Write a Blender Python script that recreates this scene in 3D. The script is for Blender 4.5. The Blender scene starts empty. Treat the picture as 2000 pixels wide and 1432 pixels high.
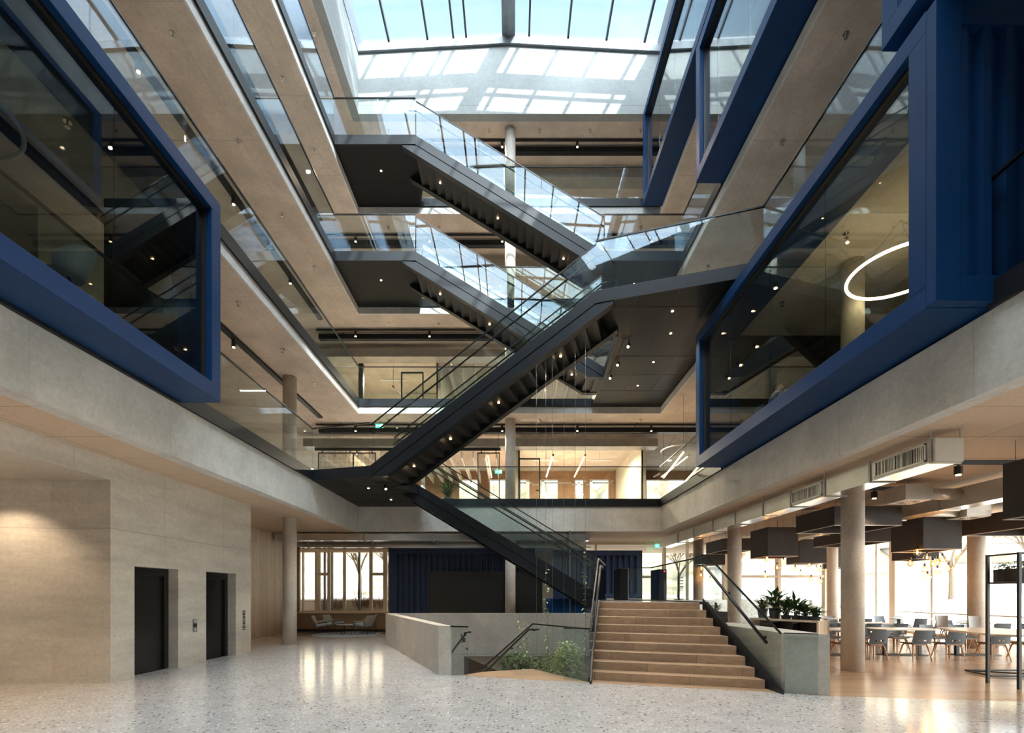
import bpy, bmesh, math, random
from math import sin, cos, pi, sqrt, radians, atan2, hypot
from mathutils import Vector, Matrix
random.seed(7)
C = bpy.context.scene.collection
sc = bpy.context.scene

# ------------------------------------------------------------------ camera
F = 944.0
cam_d = bpy.data.cameras.new('camera'); cam = bpy.data.objects.new('camera', cam_d); C.objects.link(cam)
cam.location = (0, 0, 1.6); cam.rotation_euler = (pi/2, 0, 0)
cam_d.sensor_width = 36; cam_d.sensor_fit = 'HORIZONTAL'; cam_d.lens = F/2000*36
cam_d.shift_x = -2.5/2000; cam_d.shift_y = 445/2000
cam_d.clip_end = 500; cam_d.clip_start = 0.05
sc.camera = cam

# ------------------------------------------------------------------ view, world, sun
sc.view_settings.view_transform = 'Standard'; sc.view_settings.look = 'None'
sc.view_settings.exposure = 1.58; sc.view_settings.gamma = 1; sc.view_settings.use_curve_mapping = False
cy = sc.cycles
cy.max_bounces = 9; cy.diffuse_bounces = 5; cy.glossy_bounces = 4; cy.transmission_bounces = 4
cy.transparent_max_bounces = 40; cy.sample_clamp_indirect = 6; cy.caustics_reflective = False; cy.caustics_refractive = False
cy.use_denoising = True
try: cy.denoiser = 'OPENIMAGEDENOISE'
except Exception: pass

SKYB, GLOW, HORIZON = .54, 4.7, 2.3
w = bpy.data.worlds.new('sky'); sc.world = w; w.use_nodes = True
nt = w.node_tree; N = nt.nodes; L = nt.links; N.clear()
out = N.new('ShaderNodeOutputWorld'); bg = N.new('ShaderNodeBackground'); bg.inputs['Strength'].default_value = 1.0
tc = N.new('ShaderNodeTexCoord')
sep = N.new('ShaderNodeSeparateXYZ'); L.new(tc.outputs['Generated'], sep.inputs[0])
gr = N.new('ShaderNodeValToRGB'); L.new(sep.outputs['Z'], gr.inputs[0])
gr.color_ramp.elements[0].position = 0.0; gr.color_ramp.elements[0].color = (0.95, 0.97, 1.0, 1)
gr.color_ramp.elements[1].position = 0.85; gr.color_ramp.elements[1].color = (0.52, 0.72, 0.92, 1)
e = gr.color_ramp.elements.new(0.35); e.color = (0.72, 0.86, 0.97, 1)
mp = N.new('ShaderNodeMapping'); mp.inputs['Scale'].default_value = (1.2, 1.2, 3.2); L.new(tc.outputs['Generated'], mp.inputs[0])
nz = N.new('ShaderNodeTexNoise'); nz.inputs['Scale'].default_value = 3.2; nz.inputs['Detail'].default_value = 6; L.new(mp.outputs[0], nz.inputs['Vector'])
cr = N.new('ShaderNodeValToRGB'); L.new(nz.outputs['Fac'], cr.inputs[0])
cr.color_ramp.elements[0].position = 0.46; cr.color_ramp.elements[0].color = (0, 0, 0, 1)
cr.color_ramp.elements[1].position = 0.70; cr.color_ramp.elements[1].color = (.75, .75, .75, 1)
mx = N.new('ShaderNodeMixRGB'); L.new(cr.outputs[0], mx.inputs[0]); L.new(gr.outputs[0], mx.inputs[1]); mx.inputs[2].default_value = (1, 1, 1, 1)
# broad bright haze round the low sun behind the viewer, and a bright winter horizon
def wmath(op, a, b=None):
    q = N.new('ShaderNodeMath'); q.operation = op
    for i_, v_ in enumerate((a, b)):
        if v_ is None: continue
        if isinstance(v_, (int, float)): q.inputs[i_].default_value = v_
        else: L.new(v_, q.inputs[i_])
    return q.outputs[0]
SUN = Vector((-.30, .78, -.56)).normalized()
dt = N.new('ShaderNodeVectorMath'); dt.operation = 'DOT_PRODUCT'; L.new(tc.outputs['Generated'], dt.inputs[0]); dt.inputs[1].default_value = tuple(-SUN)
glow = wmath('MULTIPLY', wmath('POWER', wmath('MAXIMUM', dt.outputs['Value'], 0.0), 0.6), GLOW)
hz = wmath('MULTIPLY', wmath('POWER', wmath('SUBTRACT', 1.0, wmath('ABSOLUTE', sep.outputs['Z'])), 6.0), HORIZON)
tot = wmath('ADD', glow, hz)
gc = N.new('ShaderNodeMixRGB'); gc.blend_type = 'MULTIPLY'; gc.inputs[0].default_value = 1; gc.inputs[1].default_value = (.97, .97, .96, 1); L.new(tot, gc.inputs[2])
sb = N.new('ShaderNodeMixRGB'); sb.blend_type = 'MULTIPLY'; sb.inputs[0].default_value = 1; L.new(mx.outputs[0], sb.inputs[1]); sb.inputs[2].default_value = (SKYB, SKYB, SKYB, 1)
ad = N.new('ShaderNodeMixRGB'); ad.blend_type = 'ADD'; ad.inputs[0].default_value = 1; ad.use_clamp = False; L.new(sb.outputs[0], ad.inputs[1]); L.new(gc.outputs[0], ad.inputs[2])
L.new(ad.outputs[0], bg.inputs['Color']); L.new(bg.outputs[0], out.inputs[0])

sun_d = bpy.data.lights.new('sun', 'SUN'); sun_d.energy = 3.8; sun_d.angle = radians(0.6); sun_d.color = (1.0, 0.95, 0.86)
sun = bpy.data.objects.new('sun', sun_d); C.objects.link(sun)
sun.rotation_euler = SUN.to_track_quat('-Z', 'Y').to_euler(); sun.location = (10, -20, 60)

# ------------------------------------------------------------------ materials
def mat(name):
    m = bpy.data.materials.new(name); m.use_nodes = True
    n = m.node_tree.nodes; l = m.node_tree.links; n.clear()
    o = n.new('ShaderNodeOutputMaterial'); b = n.new('ShaderNodeBsdfPrincipled'); l.new(b.outputs[0], o.inputs[0])
    return m, n, l, b
def noisemix(n, l, c1, c2, scale, detail=5, rough=.6, stretch=(1, 1, 1), lo=.35, hi=.65, coord='Object'):
    t = n.new('ShaderNodeTexCoord'); mp = n.new('ShaderNodeMapping'); mp.inputs['Scale'].default_value = stretch
    l.new(t.outputs[coord], mp.inputs[0])
    z = n.new('ShaderNodeTexNoise'); z.inputs['Scale'].default_value = scale; z.inputs['Detail'].default_value = detail; z.inputs['Roughness'].default_value = rough
    l.new(mp.outputs[0], z.inputs['Vector'])
    r = n.new('ShaderNodeValToRGB'); l.new(z.outputs['Fac'], r.inputs[0])
    r.color_ramp.elements[0].position = lo; r.color_ramp.elements[0].color = (*c1, 1)
    r.color_ramp.elements[1].position = hi; r.color_ramp.elements[1].color = (*c2, 1)
    return r.outputs[0], t, z
def plain(name, col, rough=.6, metal=0, spec=.5, bump=0, bscale=40, var=.12, vscale=3):
    m, n, l, b = mat(name)
    c1 = tuple(max(0, c*(1-var)) for c in col); c2 = tuple(min(1, c*(1+var)) for c in col)
    o, t, z = noisemix(n, l, c1, c2, vscale)
    l.new(o, b.inputs['Base Color'])
    b.inputs['Roughness'].default_value = rough; b.inputs['Metallic'].default_value = metal; b.inputs['Specular IOR Level'].default_value = spec
    if bump:
        z2 = n.new('ShaderNodeTexNoise'); z2.inputs['Scale'].default_value = bscale; z2.inputs['Detail'].default_value = 4; l.new(t.outputs['Object'], z2.inputs['Vector'])
        bp = n.new('ShaderNodeBump'); bp.inputs['Strength'].default_value = bump; bp.inputs['Distance'].default_value = .01
        l.new(z2.outputs['Fac'], bp.inputs['Height']); l.new(bp.outputs[0], b.inputs['Normal'])
    return m
def emit(name, col, s):
    m = bpy.data.materials.new(name); m.use_nodes = True; n = m.node_tree.nodes; l = m.node_tree.links; n.clear()
    o = n.new('ShaderNodeOutputMaterial'); e = n.new('ShaderNodeEmission'); e.inputs[0].default_value = (*col, 1); e.inputs[1].default_value = s
    l.new(e.outputs[0], o.inputs[0]); return m
def linemask(n, l, t, specs):
    """1 where a joint line runs; specs: (axis 0..2, position or None, period, half width)"""
    s = n.new('ShaderNodeSeparateXYZ'); l.new(t.outputs['Object'], s.inputs[0]); acc = None
    for ax, pos, per, hw in specs:
        src = s.outputs[ax]
        a = n.new('ShaderNodeMath'); a.operation = 'SUBTRACT'; l.new(src, a.inputs[0]); a.inputs[1].default_value = pos
        if per:
            p = n.new('ShaderNodeMath'); p.operation = 'PINGPONG'; l.new(a.outputs[0], p.inputs[0]); p.inputs[1].default_value = per/2; cur = p
        else:
            p = n.new('ShaderNodeMath'); p.operation = 'ABSOLUTE'; l.new(a.outputs[0], p.inputs[0]); cur = p
        q = n.new('ShaderNodeMath'); q.operation = 'LESS_THAN'; l.new(cur.outputs[0], q.inputs[0]); q.inputs[1].default_value = hw
        if acc is None: acc = q
        else:
            mxm = n.new('ShaderNodeMath'); mxm.operation = 'MAXIMUM'; l.new(acc.outputs[0], mxm.inputs[0]); l.new(q.outputs[0], mxm.inputs[1]); acc = mxm
    return acc.outputs[0]
def concrete(name, col, joints=(), holes=True, rough=.75, dark=.62, stretch=(1, 1, 1)):
    m, n, l, b = mat(name)
    c1 = tuple(c*.80 for c in col); c2 = tuple(min(1, c*1.12) for c in col)
    o, t, z = noisemix(n, l, c1, c2, 1.1, 8, .62, stretch, .3, .7)
    o2, t2, z2 = noisemix(n, l, (.86, .86, .86), (1.05, 1.05, 1.05), 14, 6, .7, (1, 1, 1), .3, .65)
    mu = n.new('ShaderNodeMixRGB'); mu.blend_type = 'MULTIPLY'; mu.inputs[0].default_value = 1; l.new(o, mu.inputs[1]); l.new(o2, mu.inputs[2]); cur = mu.outputs[0]
    if holes:      # small air holes
        v = n.new('ShaderNodeTexVoronoi'); v.inputs['Scale'].default_value = 5; l.new(t.outputs['Object'], v.inputs['Vector'])
        q = n.new('ShaderNodeMath'); q.operation = 'LESS_THAN'; q.inputs[1].default_value = .045; l.new(v.outputs['Distance'], q.inputs[0])
        mh = n.new('ShaderNodeMixRGB'); l.new(q.outputs[0], mh.inputs[0]); l.new(cur, mh.inputs[1]); mh.inputs[2].default_value = tuple(c*.5 for c in col)+(1,); cur = mh.outputs[0]
    if joints:
        k = linemask(n, l, t, joints)
        mj = n.new('ShaderNodeMixRGB'); l.new(k, mj.inputs[0]); l.new(cur, mj.inputs[1]); mj.inputs[2].default_value = tuple(c*dark for c in col)+(1,); cur = mj.outputs[0]
    l.new(cur, b.inputs['Base Color']); b.inputs['Roughness'].default_value = rough; b.inputs['Specular IOR Level'].default_value = .35
    bp = n.new('ShaderNodeBump'); bp.inputs['Strength'].default_value = .15; bp.inputs['Distance'].default_value = .01
    l.new(z2.outputs['Fac'], bp.inputs['Height']); l.new(bp.outputs[0], b.inputs['Normal'])
    return m
def wood(name, c1, c2, axis=0, plank=.18, plen=2.2, rough=.45):
    m, n, l, b = mat(name)
    st = [14, 14, 14]; st[axis] = 1.0
    o, t, z = noisemix(n, l, c1, c2, 1.4, 8, .7, tuple(st), .3, .7)
    br = n.new('ShaderNodeTexBrick'); mp2 = n.new('ShaderNodeMapping'); l.new(t.outputs['Object'], mp2.inputs[0])
    if axis == 1: mp2.inputs['Rotation'].default_value = (0, 0, pi/2)
    if axis == 2: mp2.inputs['Rotation'].default_value = (0, pi/2, 0)
    l.new(mp2.outputs[0], br.inputs['Vector']); br.inputs['Scale'].default_value = 1
    br.inputs['Brick Width'].default_value = plen; br.inputs['Row Height'].default_value = plank; br.inputs['Mortar Size'].default_value = .0018
    br.inputs['Color1'].default_value = (.86, .86, .86, 1); br.inputs['Color2'].default_value = (1.1, 1.08, 1.04, 1); br.inputs['Mortar'].default_value = (.55, .5, .45, 1); br.offset = .37
    mu = n.new('ShaderNodeMixRGB'); mu.blend_type = 'MULTIPLY'; mu.inputs[0].default_value = 1; l.new(o, mu.inputs[1]); l.new(br.outputs['Color'], mu.inputs[2])
    l.new(mu.outputs[0], b.inputs['Base Color']); b.inputs['Roughness'].default_value = rough
    return m
def glassmat(name, tint, f0=.05, rough=0.0, refl=(1, 1, 1)):
    """clear pane: straight transmission with an even tint, mirror reflection by Schlick's law"""
    m = bpy.data.materials.new(name); m.use_nodes = True; n = m.node_tree.nodes; l = m.node_tree.links; n.clear()
    o = n.new('ShaderNodeOutputMaterial'); g = n.new('ShaderNodeNewGeometry')
    d = n.new('ShaderNodeVectorMath'); d.operation = 'DOT_PRODUCT'; l.new(g.outputs['Incoming'], d.inputs[0]); l.new(g.outputs['Normal'], d.inputs[1])
    a = n.new('ShaderNodeMath'); a.operation = 'ABSOLUTE'; l.new(d.outputs['Value'], a.inputs[0])
    s = n.new('ShaderNodeMath'); s.operation = 'SUBTRACT'; s.inputs[0].default_value = 1; l.new(a.outputs[0], s.inputs[1])
    p = n.new('ShaderNodeMath'); p.operation = 'POWER'; l.new(s.outputs[0], p.inputs[0]); p.inputs[1].default_value = 5
    q = n.new('ShaderNodeMath'); q.operation = 'MULTIPLY_ADD'; l.new(p.outputs[0], q.inputs[0]); q.inputs[1].default_value = 1-f0; q.inputs[2].default_value = f0
    tr = n.new('ShaderNodeBsdfTransparent'); tr.inputs[0].default_value = (*tint, 1)
    gl = n.new('ShaderNodeBsdfGlossy'); gl.inputs['Roughness'].default_value = rough; gl.inputs['Color'].default_value = (*refl, 1)
    mx = n.new('ShaderNodeMixShader'); l.new(q.outputs[0], mx.inputs[0]); l.new(tr.outputs[0], mx.inputs[1]); l.new(gl.outputs[0], mx.inputs[2]); l.new(mx.outputs[0], o.inputs[0])
    return m

M = {}
M['beam'] = concrete('fair_faced_concrete', (.66, .65, .61), joints=[(1, 1.05, 2.45, .006), (0, .9, 2.9, .006)], dark=.75)
M['edge'] = concrete('slab_edge_concrete', (.78, .765, .74), holes=False, dark=.8)
M['soffit'] = concrete('soffit_concrete', (.70, .60, .51), joints=[(1, .7, 2.7, .008), (0, -6.45, 0, .006), (0, 6.2, 0, .006)], holes=False, dark=.72)
M['core'] = concrete('board_marked_concrete', (.58, .525, .445), joints=[(2, 2.79, 0, .012), (1, 10.04, 2.06, .007)], dark=.72, stretch=(.6, .6, 3))
M['column'] = concrete('column_concrete', (.62, .56, .49))
M['parapet'] = concrete('parapet_concrete', (.55, .50, .43), joints=[(0, -1.49, 2.6, .006), (2, -.36, 0, .012)], dark=.7)
M['white_wall'] = concrete('bright_concrete', (.38, .40, .395), joints=[(2, 20.42, 0, .012)], holes=False, stretch=(.5, .5, .5))
M['render'] = plain('light_plaster', (.74, .69, .60), .85, var=.04)
M['grey_wall'] = plain('grey_plaster', (.50, .49, .47), .85, var=.05)
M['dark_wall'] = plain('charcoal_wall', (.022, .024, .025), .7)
M['carpet'] = plain('grey_carpet', (.33, .32, .31), .95, bump=.3)
M['steel'] = plain('black_painted_steel', (.012, .015, .019), .40, 0, .30, var=.08)
M['steel_soft'] = plain('satin_black_sheet', (.010, .011, .011), .40, 0, .16, var=.15, vscale=1.2)
M['tread'] = plain('black_folded_sheet', (.030, .030, .030), .5, 0, .4, var=.06)
M['black'] = plain('matt_black', (.012, .012, .013), .5)
M['shaft_black'] = plain('lift_door_black', (.010, .010, .010), .28)
M['blue'] = plain('navy_painted_steel', (.004, .040, .132), .45, 0, .24, bump=.05, bscale=300, var=.06)
M['rail'] = plain('dark_rail', (.03, .03, .03), .3, .6)
M['chrome'] = plain('brushed_steel', (.60, .60, .58), .25, 1)
M['galv'] = plain('galvanised_duct', (.60, .57, .51), .36, .55, var=.08, vscale=2)
M['galv_shiny'] = plain('shiny_galvanised_sheet', (.72, .71, .68), .22, .95, var=.05)
M['galv_dull'] = plain('galvanised_box', (.44, .42, .38), .45, .6, var=.1)
M['alu'] = plain('grey_aluminium', (.17, .185, .20), .42, .4)
M['bar'] = plain('dark_glazing_bar', (.035, .04, .045), .4, .3)
M['oak'] = wood('oak_steps', (.29, .18, .105), (.46, .30, .185), 0, .5, 2.4)
M['oak_floor'] = wood('oak_floor', (.34, .215, .135), (.50, .345, .23), 0, .2, 2.0, .22)
M['oak_panel'] = wood('oak_panelling', (.50, .38, .27), (.62, .49, .36), 2, .16, 3.5, .5)
M['brown_wood'] = wood('brown_joinery', (.30, .15, .075), (.44, .25, .13), 2, .4, 3.5, .5)
M['pale_wood'] = wood('pale_window_joinery', (.64, .52, .38), (.78, .67, .52), 2, .4, 3.5, .5)
M['chair_leg'] = plain('oak_chair_leg', (.42, .22, .10), .45)
M['chair_shell'] = plain('grey_blue_shell', (.085, .105, .125), .45, var=.05)
M['shell_grey'] = plain('pale_grey_shell', (.42, .43, .42), .6)
M['fabric'] = plain('grey_upholstery', (.30, .29, .27), .9, bump=.3)
M['tabletop'] = plain('table_top', (.60, .50, .42), .28, var=.08)
M['shade'] = plain('acoustic_shade', (.036, .029, .028), .75, bump=.1)
M['shade_rim'] = plain('shade_rim', (.62, .55, .50), .6)
M['pot'] = plain('grey_pot', (.06, .065, .07), .6)
M['leaf'] = plain('green_leaf', (.055, .12, .03), .45, var=.35, vscale=9)
M['leaf_pale'] = plain('pale_leaf', (.34, .42, .15), .5, var=.35, vscale=9)
M['stem'] = plain('green_stem', (.13, .15, .07), .6)
M['soil'] = plain('dark_soil', (.06, .045, .03), .95, bump=.5)
M['snow'] = plain('pale_winter_ground', (.55, .53, .49), .9, var=.1, vscale=.6)
M['white_ext'] = plain('pale_render_outside', (.36, .36, .35), .8, var=.04)
M['window_ext'] = plain('outside_window', (.10, .11, .12), .4)
M['bark'] = plain('winter_bark', (.10, .07, .045), .9)
M['twig'] = plain('winter_twig', (.13, .09, .055), .9)
M['rug'] = plain('pale_blue_rug', (.36, .45, .55), .95, bump=.2)
M['skin'] = plain('skin', (.55, .34, .25), .55, var=.05)
M['hair'] = plain('dark_hair', (.016, .010, .007), .9, 0, .1)
M['shirt'] = plain('blue_shirt', (.03, .08, .22), .85)
M['white'] = plain('white_paint', (.80, .80, .77), .5, var=.03)
M['baffle'] = plain('white_baffle', (.78, .74, .66), .8, var=.03)
M['sun_block'] = plain('grey_sun_blocker', (.35, .36, .37), .9)
M['ringoff'] = plain('white_ring', (.75, .76, .76), .4, var=.02)
M['ink'] = plain('black_lettering', (.01, .01, .01), .5)
M['panelsteel'] = plain('call_panel_steel', (.36, .34, .31), .35, .7)
M['orange'] = plain('orange_sign', (.8, .25, .05), .6)
M['shrub'] = plain('reddish_shrub', (.22, .10, .045), .9, var=.3, vscale=8)
M['hillgreen'] = plain('wooded_hillside', (.19, .155, .105), .95, var=.5, vscale=.35)
M['g_rail'] = glassmat('balustrade_glass', (.92, .955, .94), .042, refl=(.66, .78, .92))
M['blue_dark'] = plain('dark_navy_steel', (.011, .025, .068), .45, 0, .4, var=.06)
M['g_box'] = glassmat('tinted_box_glass', (.70, .76, .745), .085)
M['g_win'] = glassmat('window_glass', (.94, .96, .95), .04)
M['g_roof'] = glassmat('roof_glass', (.86, .92, .96), .04)
M['g_room'] = glassmat('office_glass', (.93, .955, .94), .04)
M['g_bulb'] = glassmat('amber_bulb_glass', (1.0, .80, .52), .10)
M['lamp'] = emit('warm_lamp', (1.0, .66, .34), 7)
M['tube'] = emit('warm_tube', (1.0, .66, .36), 5)
M['ring'] = emit('ring_light', (1.0, .74, .42), 5)
M['filament'] = emit('filament', (1.0, .45, .14), 14)
M['exit'] = emit('exit_green', (.04, .50, .22), 1.6)
M['exitw'] = emit('exit_white', (.9, 1.0, .92), 1.8)
M['reddot'] = emit('red_indicator', (1, .05, .03), 1.5)
M['indicator'] = emit('indicator_white', (.7, .75, .8), .12)

# terrazzo
m, n, l, b = mat('terrazzo'); M['terrazzo'] = m
o, t, z = noisemix(n, l, (.49, .455, .43), (.57, .535, .51), 2.2, 6, .6)
cur = o
for sca, thr, col in ((17, .34, (.17, .17, .17)), (30, .33, (.34, .30, .27)), (24, .36, (.82, .79, .76)), (48, .38, (.27, .26, .25))):
    v = n.new('ShaderNodeTexVoronoi'); v.inputs['Scale'].default_value = sca; l.new(t.outputs['Object'], v.inputs['Vector'])
    c = n.new('ShaderNodeSeparateColor'); l.new(v.outputs['Color'], c.inputs[0])
    a1 = n.new('ShaderNodeMath'); a1.operation = 'LESS_THAN'; l.new(v.outputs['Distance'], a1.inputs[0]); a1.inputs[1].default_value = thr
    a2 = n.new('ShaderNodeMath'); a2.operation = 'GREATER_THAN'; l.new(c.outputs[0], a2.inputs[0]); a2.inputs[1].default_value = .80
    a3 = n.new('ShaderNodeMath'); a3.operation = 'MULTIPLY'; l.new(a1.outputs[0], a3.inputs[0]); l.new(a2.outputs[0], a3.inputs[1])
    x = n.new('ShaderNodeMixRGB'); l.new(a3.outputs[0], x.inputs[0]); l.new(cur, x.inputs[1]); x.inputs[2].default_value = (*col, 1); cur = x.outputs[0]
l.new(cur, b.inputs['Base Color']); b.inputs['Roughness'].default_value = .13; b.inputs['Specular IOR Level'].default_value = .7
# wood-wool ceiling panels
m, n, l, b = mat('wood_wool_panel'); M['woodwool'] = m
o, t, z = noisemix(n, l, (.54, .40, .28), (.74, .59, .44), 30, 8, .8, (1, 1, 1), .3, .7)
k = linemask(n, l, t, [(1, .3, 1.2, .006), (0, .1, 2.4, .006)])
x = n.new('ShaderNodeMixRGB'); l.new(k, x.inputs[0]); l.new(o, x.inputs[1]); x.inputs[2].default_value = (.3, .22, .15, 1)
l.new(x.outputs[0], b.inputs['Base Color']); b.inputs['Roughness'].default_value = .95
# perforated mesh (real holes in the sheet)
m = bpy.data.materials.new('perforated_mesh'); m.use_nodes = True; n = m.node_tree.nodes; l = m.node_tree.links; n.clear(); M['mesh'] = m
o = n.new('ShaderNodeOutputMaterial'); tc2 = n.new('ShaderNodeTexCoord'); v = n.new('ShaderNodeTexVoronoi'); v.inputs['Scale'].default_value = 18; v.inputs['Randomness'].default_value = 0
l.new(tc2.outputs['Object'], v.inputs['Vector']); q = n.new('ShaderNodeMath'); q.operation = 'GREATER_THAN'; q.inputs[1].default_value = .52; l.new(v.outputs['Distance'], q.inputs[0])
tr = n.new('ShaderNodeBsdfTransparent'); df = n.new('ShaderNodeBsdfDiffuse'); df.inputs[0].default_value = (.02, .02, .02, 1)
mx = n.new('ShaderNodeMixShader'); l.new(q.outputs[0], mx.inputs[0]); l.new(tr.outputs[0], mx.inputs[1]); l.new(df.outputs[0], mx.inputs[2]); l.new(mx.outputs[0], o.inputs[0])

# ------------------------------------------------------------------ mesh helpers
def V(*a): return Vector(a)
class MB:
    def __init__(s): s.v = []; s.f = []
    def add(s, vs, fs):
        k = len(s.v); s.v += [tuple(x) for x in vs]; s.f += [tuple(i+k for i in f) for f in fs]; return s
    def box(s, x0, y0, z0, x1, y1, z1):
        return s.add([(x0, y0, z0), (x1, y0, z0), (x1, y1, z0), (x0, y1, z0), (x0, y0, z1), (x1, y0, z1), (x1, y1, z1), (x0, y1, z1)],
                     [(0, 3, 2, 1), (4, 5, 6, 7), (0, 1, 5, 4), (1, 2, 6, 5), (2, 3, 7, 6), (3, 0, 4, 7)])
    def ext(s, pts, vec):
        n = len(pts); vec = Vector(vec); a = [Vector(p) for p in pts]
        return s.add(a+[p+vec for p in a], [tuple(range(n)), tuple(reversed(range(n, 2*n)))]+[(i, (i+1) % n, n+(i+1) % n, n+i) for i in range(n)])
    def prism(s, poly, z0, z1): return s.ext([(x, y, z0) for x, y in poly], (0, 0, z1-z0))
    def strip(s, p0, p1, z0, z1, t, zz=None, side=0):
        """upright slab from plan point p0 to p1; side -1/0/1 puts the thickness right/both/left; zz=(z0b,z1b) at the far end"""
        d = Vector((p1[0]-p0[0], p1[1]-p0[1])); d.normalize(); nn = Vector((-d.y, d.x)); o = nn*(t*(side-1)/2)
        a = [(p0[0]+o.x, p0[1]+o.y, z0), (p1[0]+o.x, p1[1]+o.y, zz[0] if zz else z0), (p1[0]+o.x, p1[1]+o.y, zz[1] if zz else z1), (p0[0]+o.x, p0[1]+o.y, z1)]
        return s.ext(a, (nn.x*t, nn.y*t, 0))
    def tube(s, pts, r, n=8, cap=True):
        pts = [Vector(p) for p in pts]; rs = r if isinstance(r, (list, tuple)) else [r]*len(pts); k = len(s.v); ref = None
        for i, p in enumerate(pts):
            t = (pts[min(i+1, len(pts)-1)]-pts[max(i-1, 0)]);
            if t.length < 1e-9: t = Vector((0, 0, 1))
            t.normalize()
            if ref is None: ref = t.orthogonal().normalized()
            ref = (ref-t*ref.dot(t)).normalized(); bb = t.cross(ref)
            for j in range(n):
                a = 2*pi*j/n+pi/n; s.v.append(tuple(p+(ref*cos(a)+bb*sin(a))*rs[i]))
        for i in range(len(pts)-1):
            for j in range(n):
                s.f.append((k+i*n+j, k+i*n+(j+1) % n, k+(i+1)*n+(j+1) % n, k+(i+1)*n+j))
        if cap: s.f.append(tuple(k+j for j in reversed(range(n)))); s.f.append(tuple(k+(len(pts)-1)*n+j for j in range(n)))
        return s
    def cyl(s, x, y, r, z0, z1, n=24): return s.tube([(x, y, z0), (x, y, z1)], r, n)
    def lathe(s, c, prof, n=20, M_=None):
        k = len(s.v)
        for (r, z) in prof:
            for j in range(n):
                a = 2*pi*j/n; p = Vector((r*cos(a), r*sin(a), z)); p = M_ @ p if M_ else p; s.v.append((c[0]+p.x, c[1]+p.y, c[2]+p.z))
        for i in range(len(prof)-1):
            for j in range(n): s.f.append((k+i*n+j, k+i*n+(j+1) % n, k+(i+1)*n+(j+1) % n, k+(i+1)*n+j))
        s.f.append(tuple(k+j for j in reversed(range(n)))); s.f.append(tuple(k+(len(prof)-1)*n+j for j in range(n)))
        return s
    def ring(s, c, R, r, n=64, m_=8):
        k = len(s.v)
        for i in range(n):
            a = 2*pi*i/n
            for j in range(m_):
                b_ = 2*pi*j/m_; s.v.append((c[0]+(R+r*cos(b_))*cos(a), c[1]+(R+r*cos(b_))*sin(a), c[2]+r*sin(b_)))
        for i in range(n):
            for j in range(m_): s.f.append((k+i*m_+j, k+((i+1) % n)*m_+j, k+((i+1) % n)*m_+(j+1) % m_, k+i*m_+(j+1) % m_))
        return s
    def leaf(s, p, d, up, ln, wd, droop=.3):
        p = Vector(p); d = Vector(d).normalized(); sd = d.cross(Vector(up))
        if sd.length < 1e-4: sd = Vector((1, 0, 0))
        sd.normalize(); nn = sd.cross(d)
        a = p; m1 = p+d*ln*.45+nn*ln*.06; tp = p+d*ln-nn*ln*droop
        return s.add([a, m1+sd*wd/2, m1-nn*wd*.15, m1-sd*wd/2, tp], [(0, 1, 2), (0, 2, 3), (1, 4, 2), (2, 4, 3)])
    def build(s, name, m, parent=None, smooth=False, bevel=0, fixn=True):
        me = bpy.data.meshes.new(name); me.from_pydata(s.v, [], s.f); me.materials.append(m)
        if fixn:
            bm = bmesh.new(); bm.from_mesh(me); bmesh.ops.recalc_face_normals(bm, faces=bm.faces); bm.to_mesh(me); bm.free()
        if smooth:
            for p in me.polygons: p.use_smooth = True
        o = bpy.data.objects.new(name, me); C.objects.link(o)
        if parent: o.parent = parent
        if bevel:
            bv = o.modifiers.new('bevel', 'BEVEL'); bv.width = bevel; bv.segments = 2; bv.limit_method = 'ANGLE'
        return o
def tag(o, label, cat=None, group=None, kind=None):
    o['label'] = label
    if cat: o['category'] = cat
    if group: o['group'] = group
    if kind: o['kind'] = kind
    return o
def thing(name, label, cat, group=None, loc=(0, 0, 0), rz=0):
    o = bpy.data.objects.new(name, None); C.objects.link(o); o.location = loc; o.rotation_euler = (0, 0, rz); o.empty_display_size = .2
    return tag(o, label, cat, group)
def dup(o, parent=None):
    c = o.copy(); C.objects.link(c)
    if parent is not None: c.parent = parent
    for ch in list(o.children): dup(ch, c)
    return c
def struct(mb, name, m, label, **k): return tag(mb.build(name, m, **k), label, None, None, 'structure')
def P(px, py, Y):
    """point seen at pixel px,py of the 2000 x 1432 photograph, at distance Y"""
    return Vector(((px-1002.5)*Y/F, Y, 1.6+(1161-py)*Y/F))
def spot(parent, loc, energy, size=100, blend=.6, col=(1, .78, .55), aim=None, rad=.05):
    d = bpy.data.lights.new('lamp_light', 'SPOT'); d.energy = energy; d.spot_size = radians(size); d.spot_blend = blend; d.color = col; d.shadow_soft_size = rad
    o = bpy.data.objects.new('lamp_light', d); C.objects.link(o); o.location = loc
    if aim: o.rotation_euler = (Vector(aim)-Vector(loc)).to_track_quat('-Z', 'Y').to_euler()
    if parent: o.parent = parent
    return o

# ------------------------------------------------------------------ main dimensions
XL, XR, YB = -5.96, 5.665, 18.6           # atrium edges
YF = -7.0                                  # near end of the atrium, behind the viewer
OUT, FAR, NEAR = 16.5, 27.3, -8.0
H = 3.843
LV = [0, 4.97, 8.81, 12.65, 16.50, 20.34]  # top of slab-edge concrete, by gallery
FH = .30                                   # fascia height
U = Vector((.959, -.284)); W = Vector((.284, .959))
ORD = {1: 'first', 2: 'second', 3: 'third', 4: 'fourth'}

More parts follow.
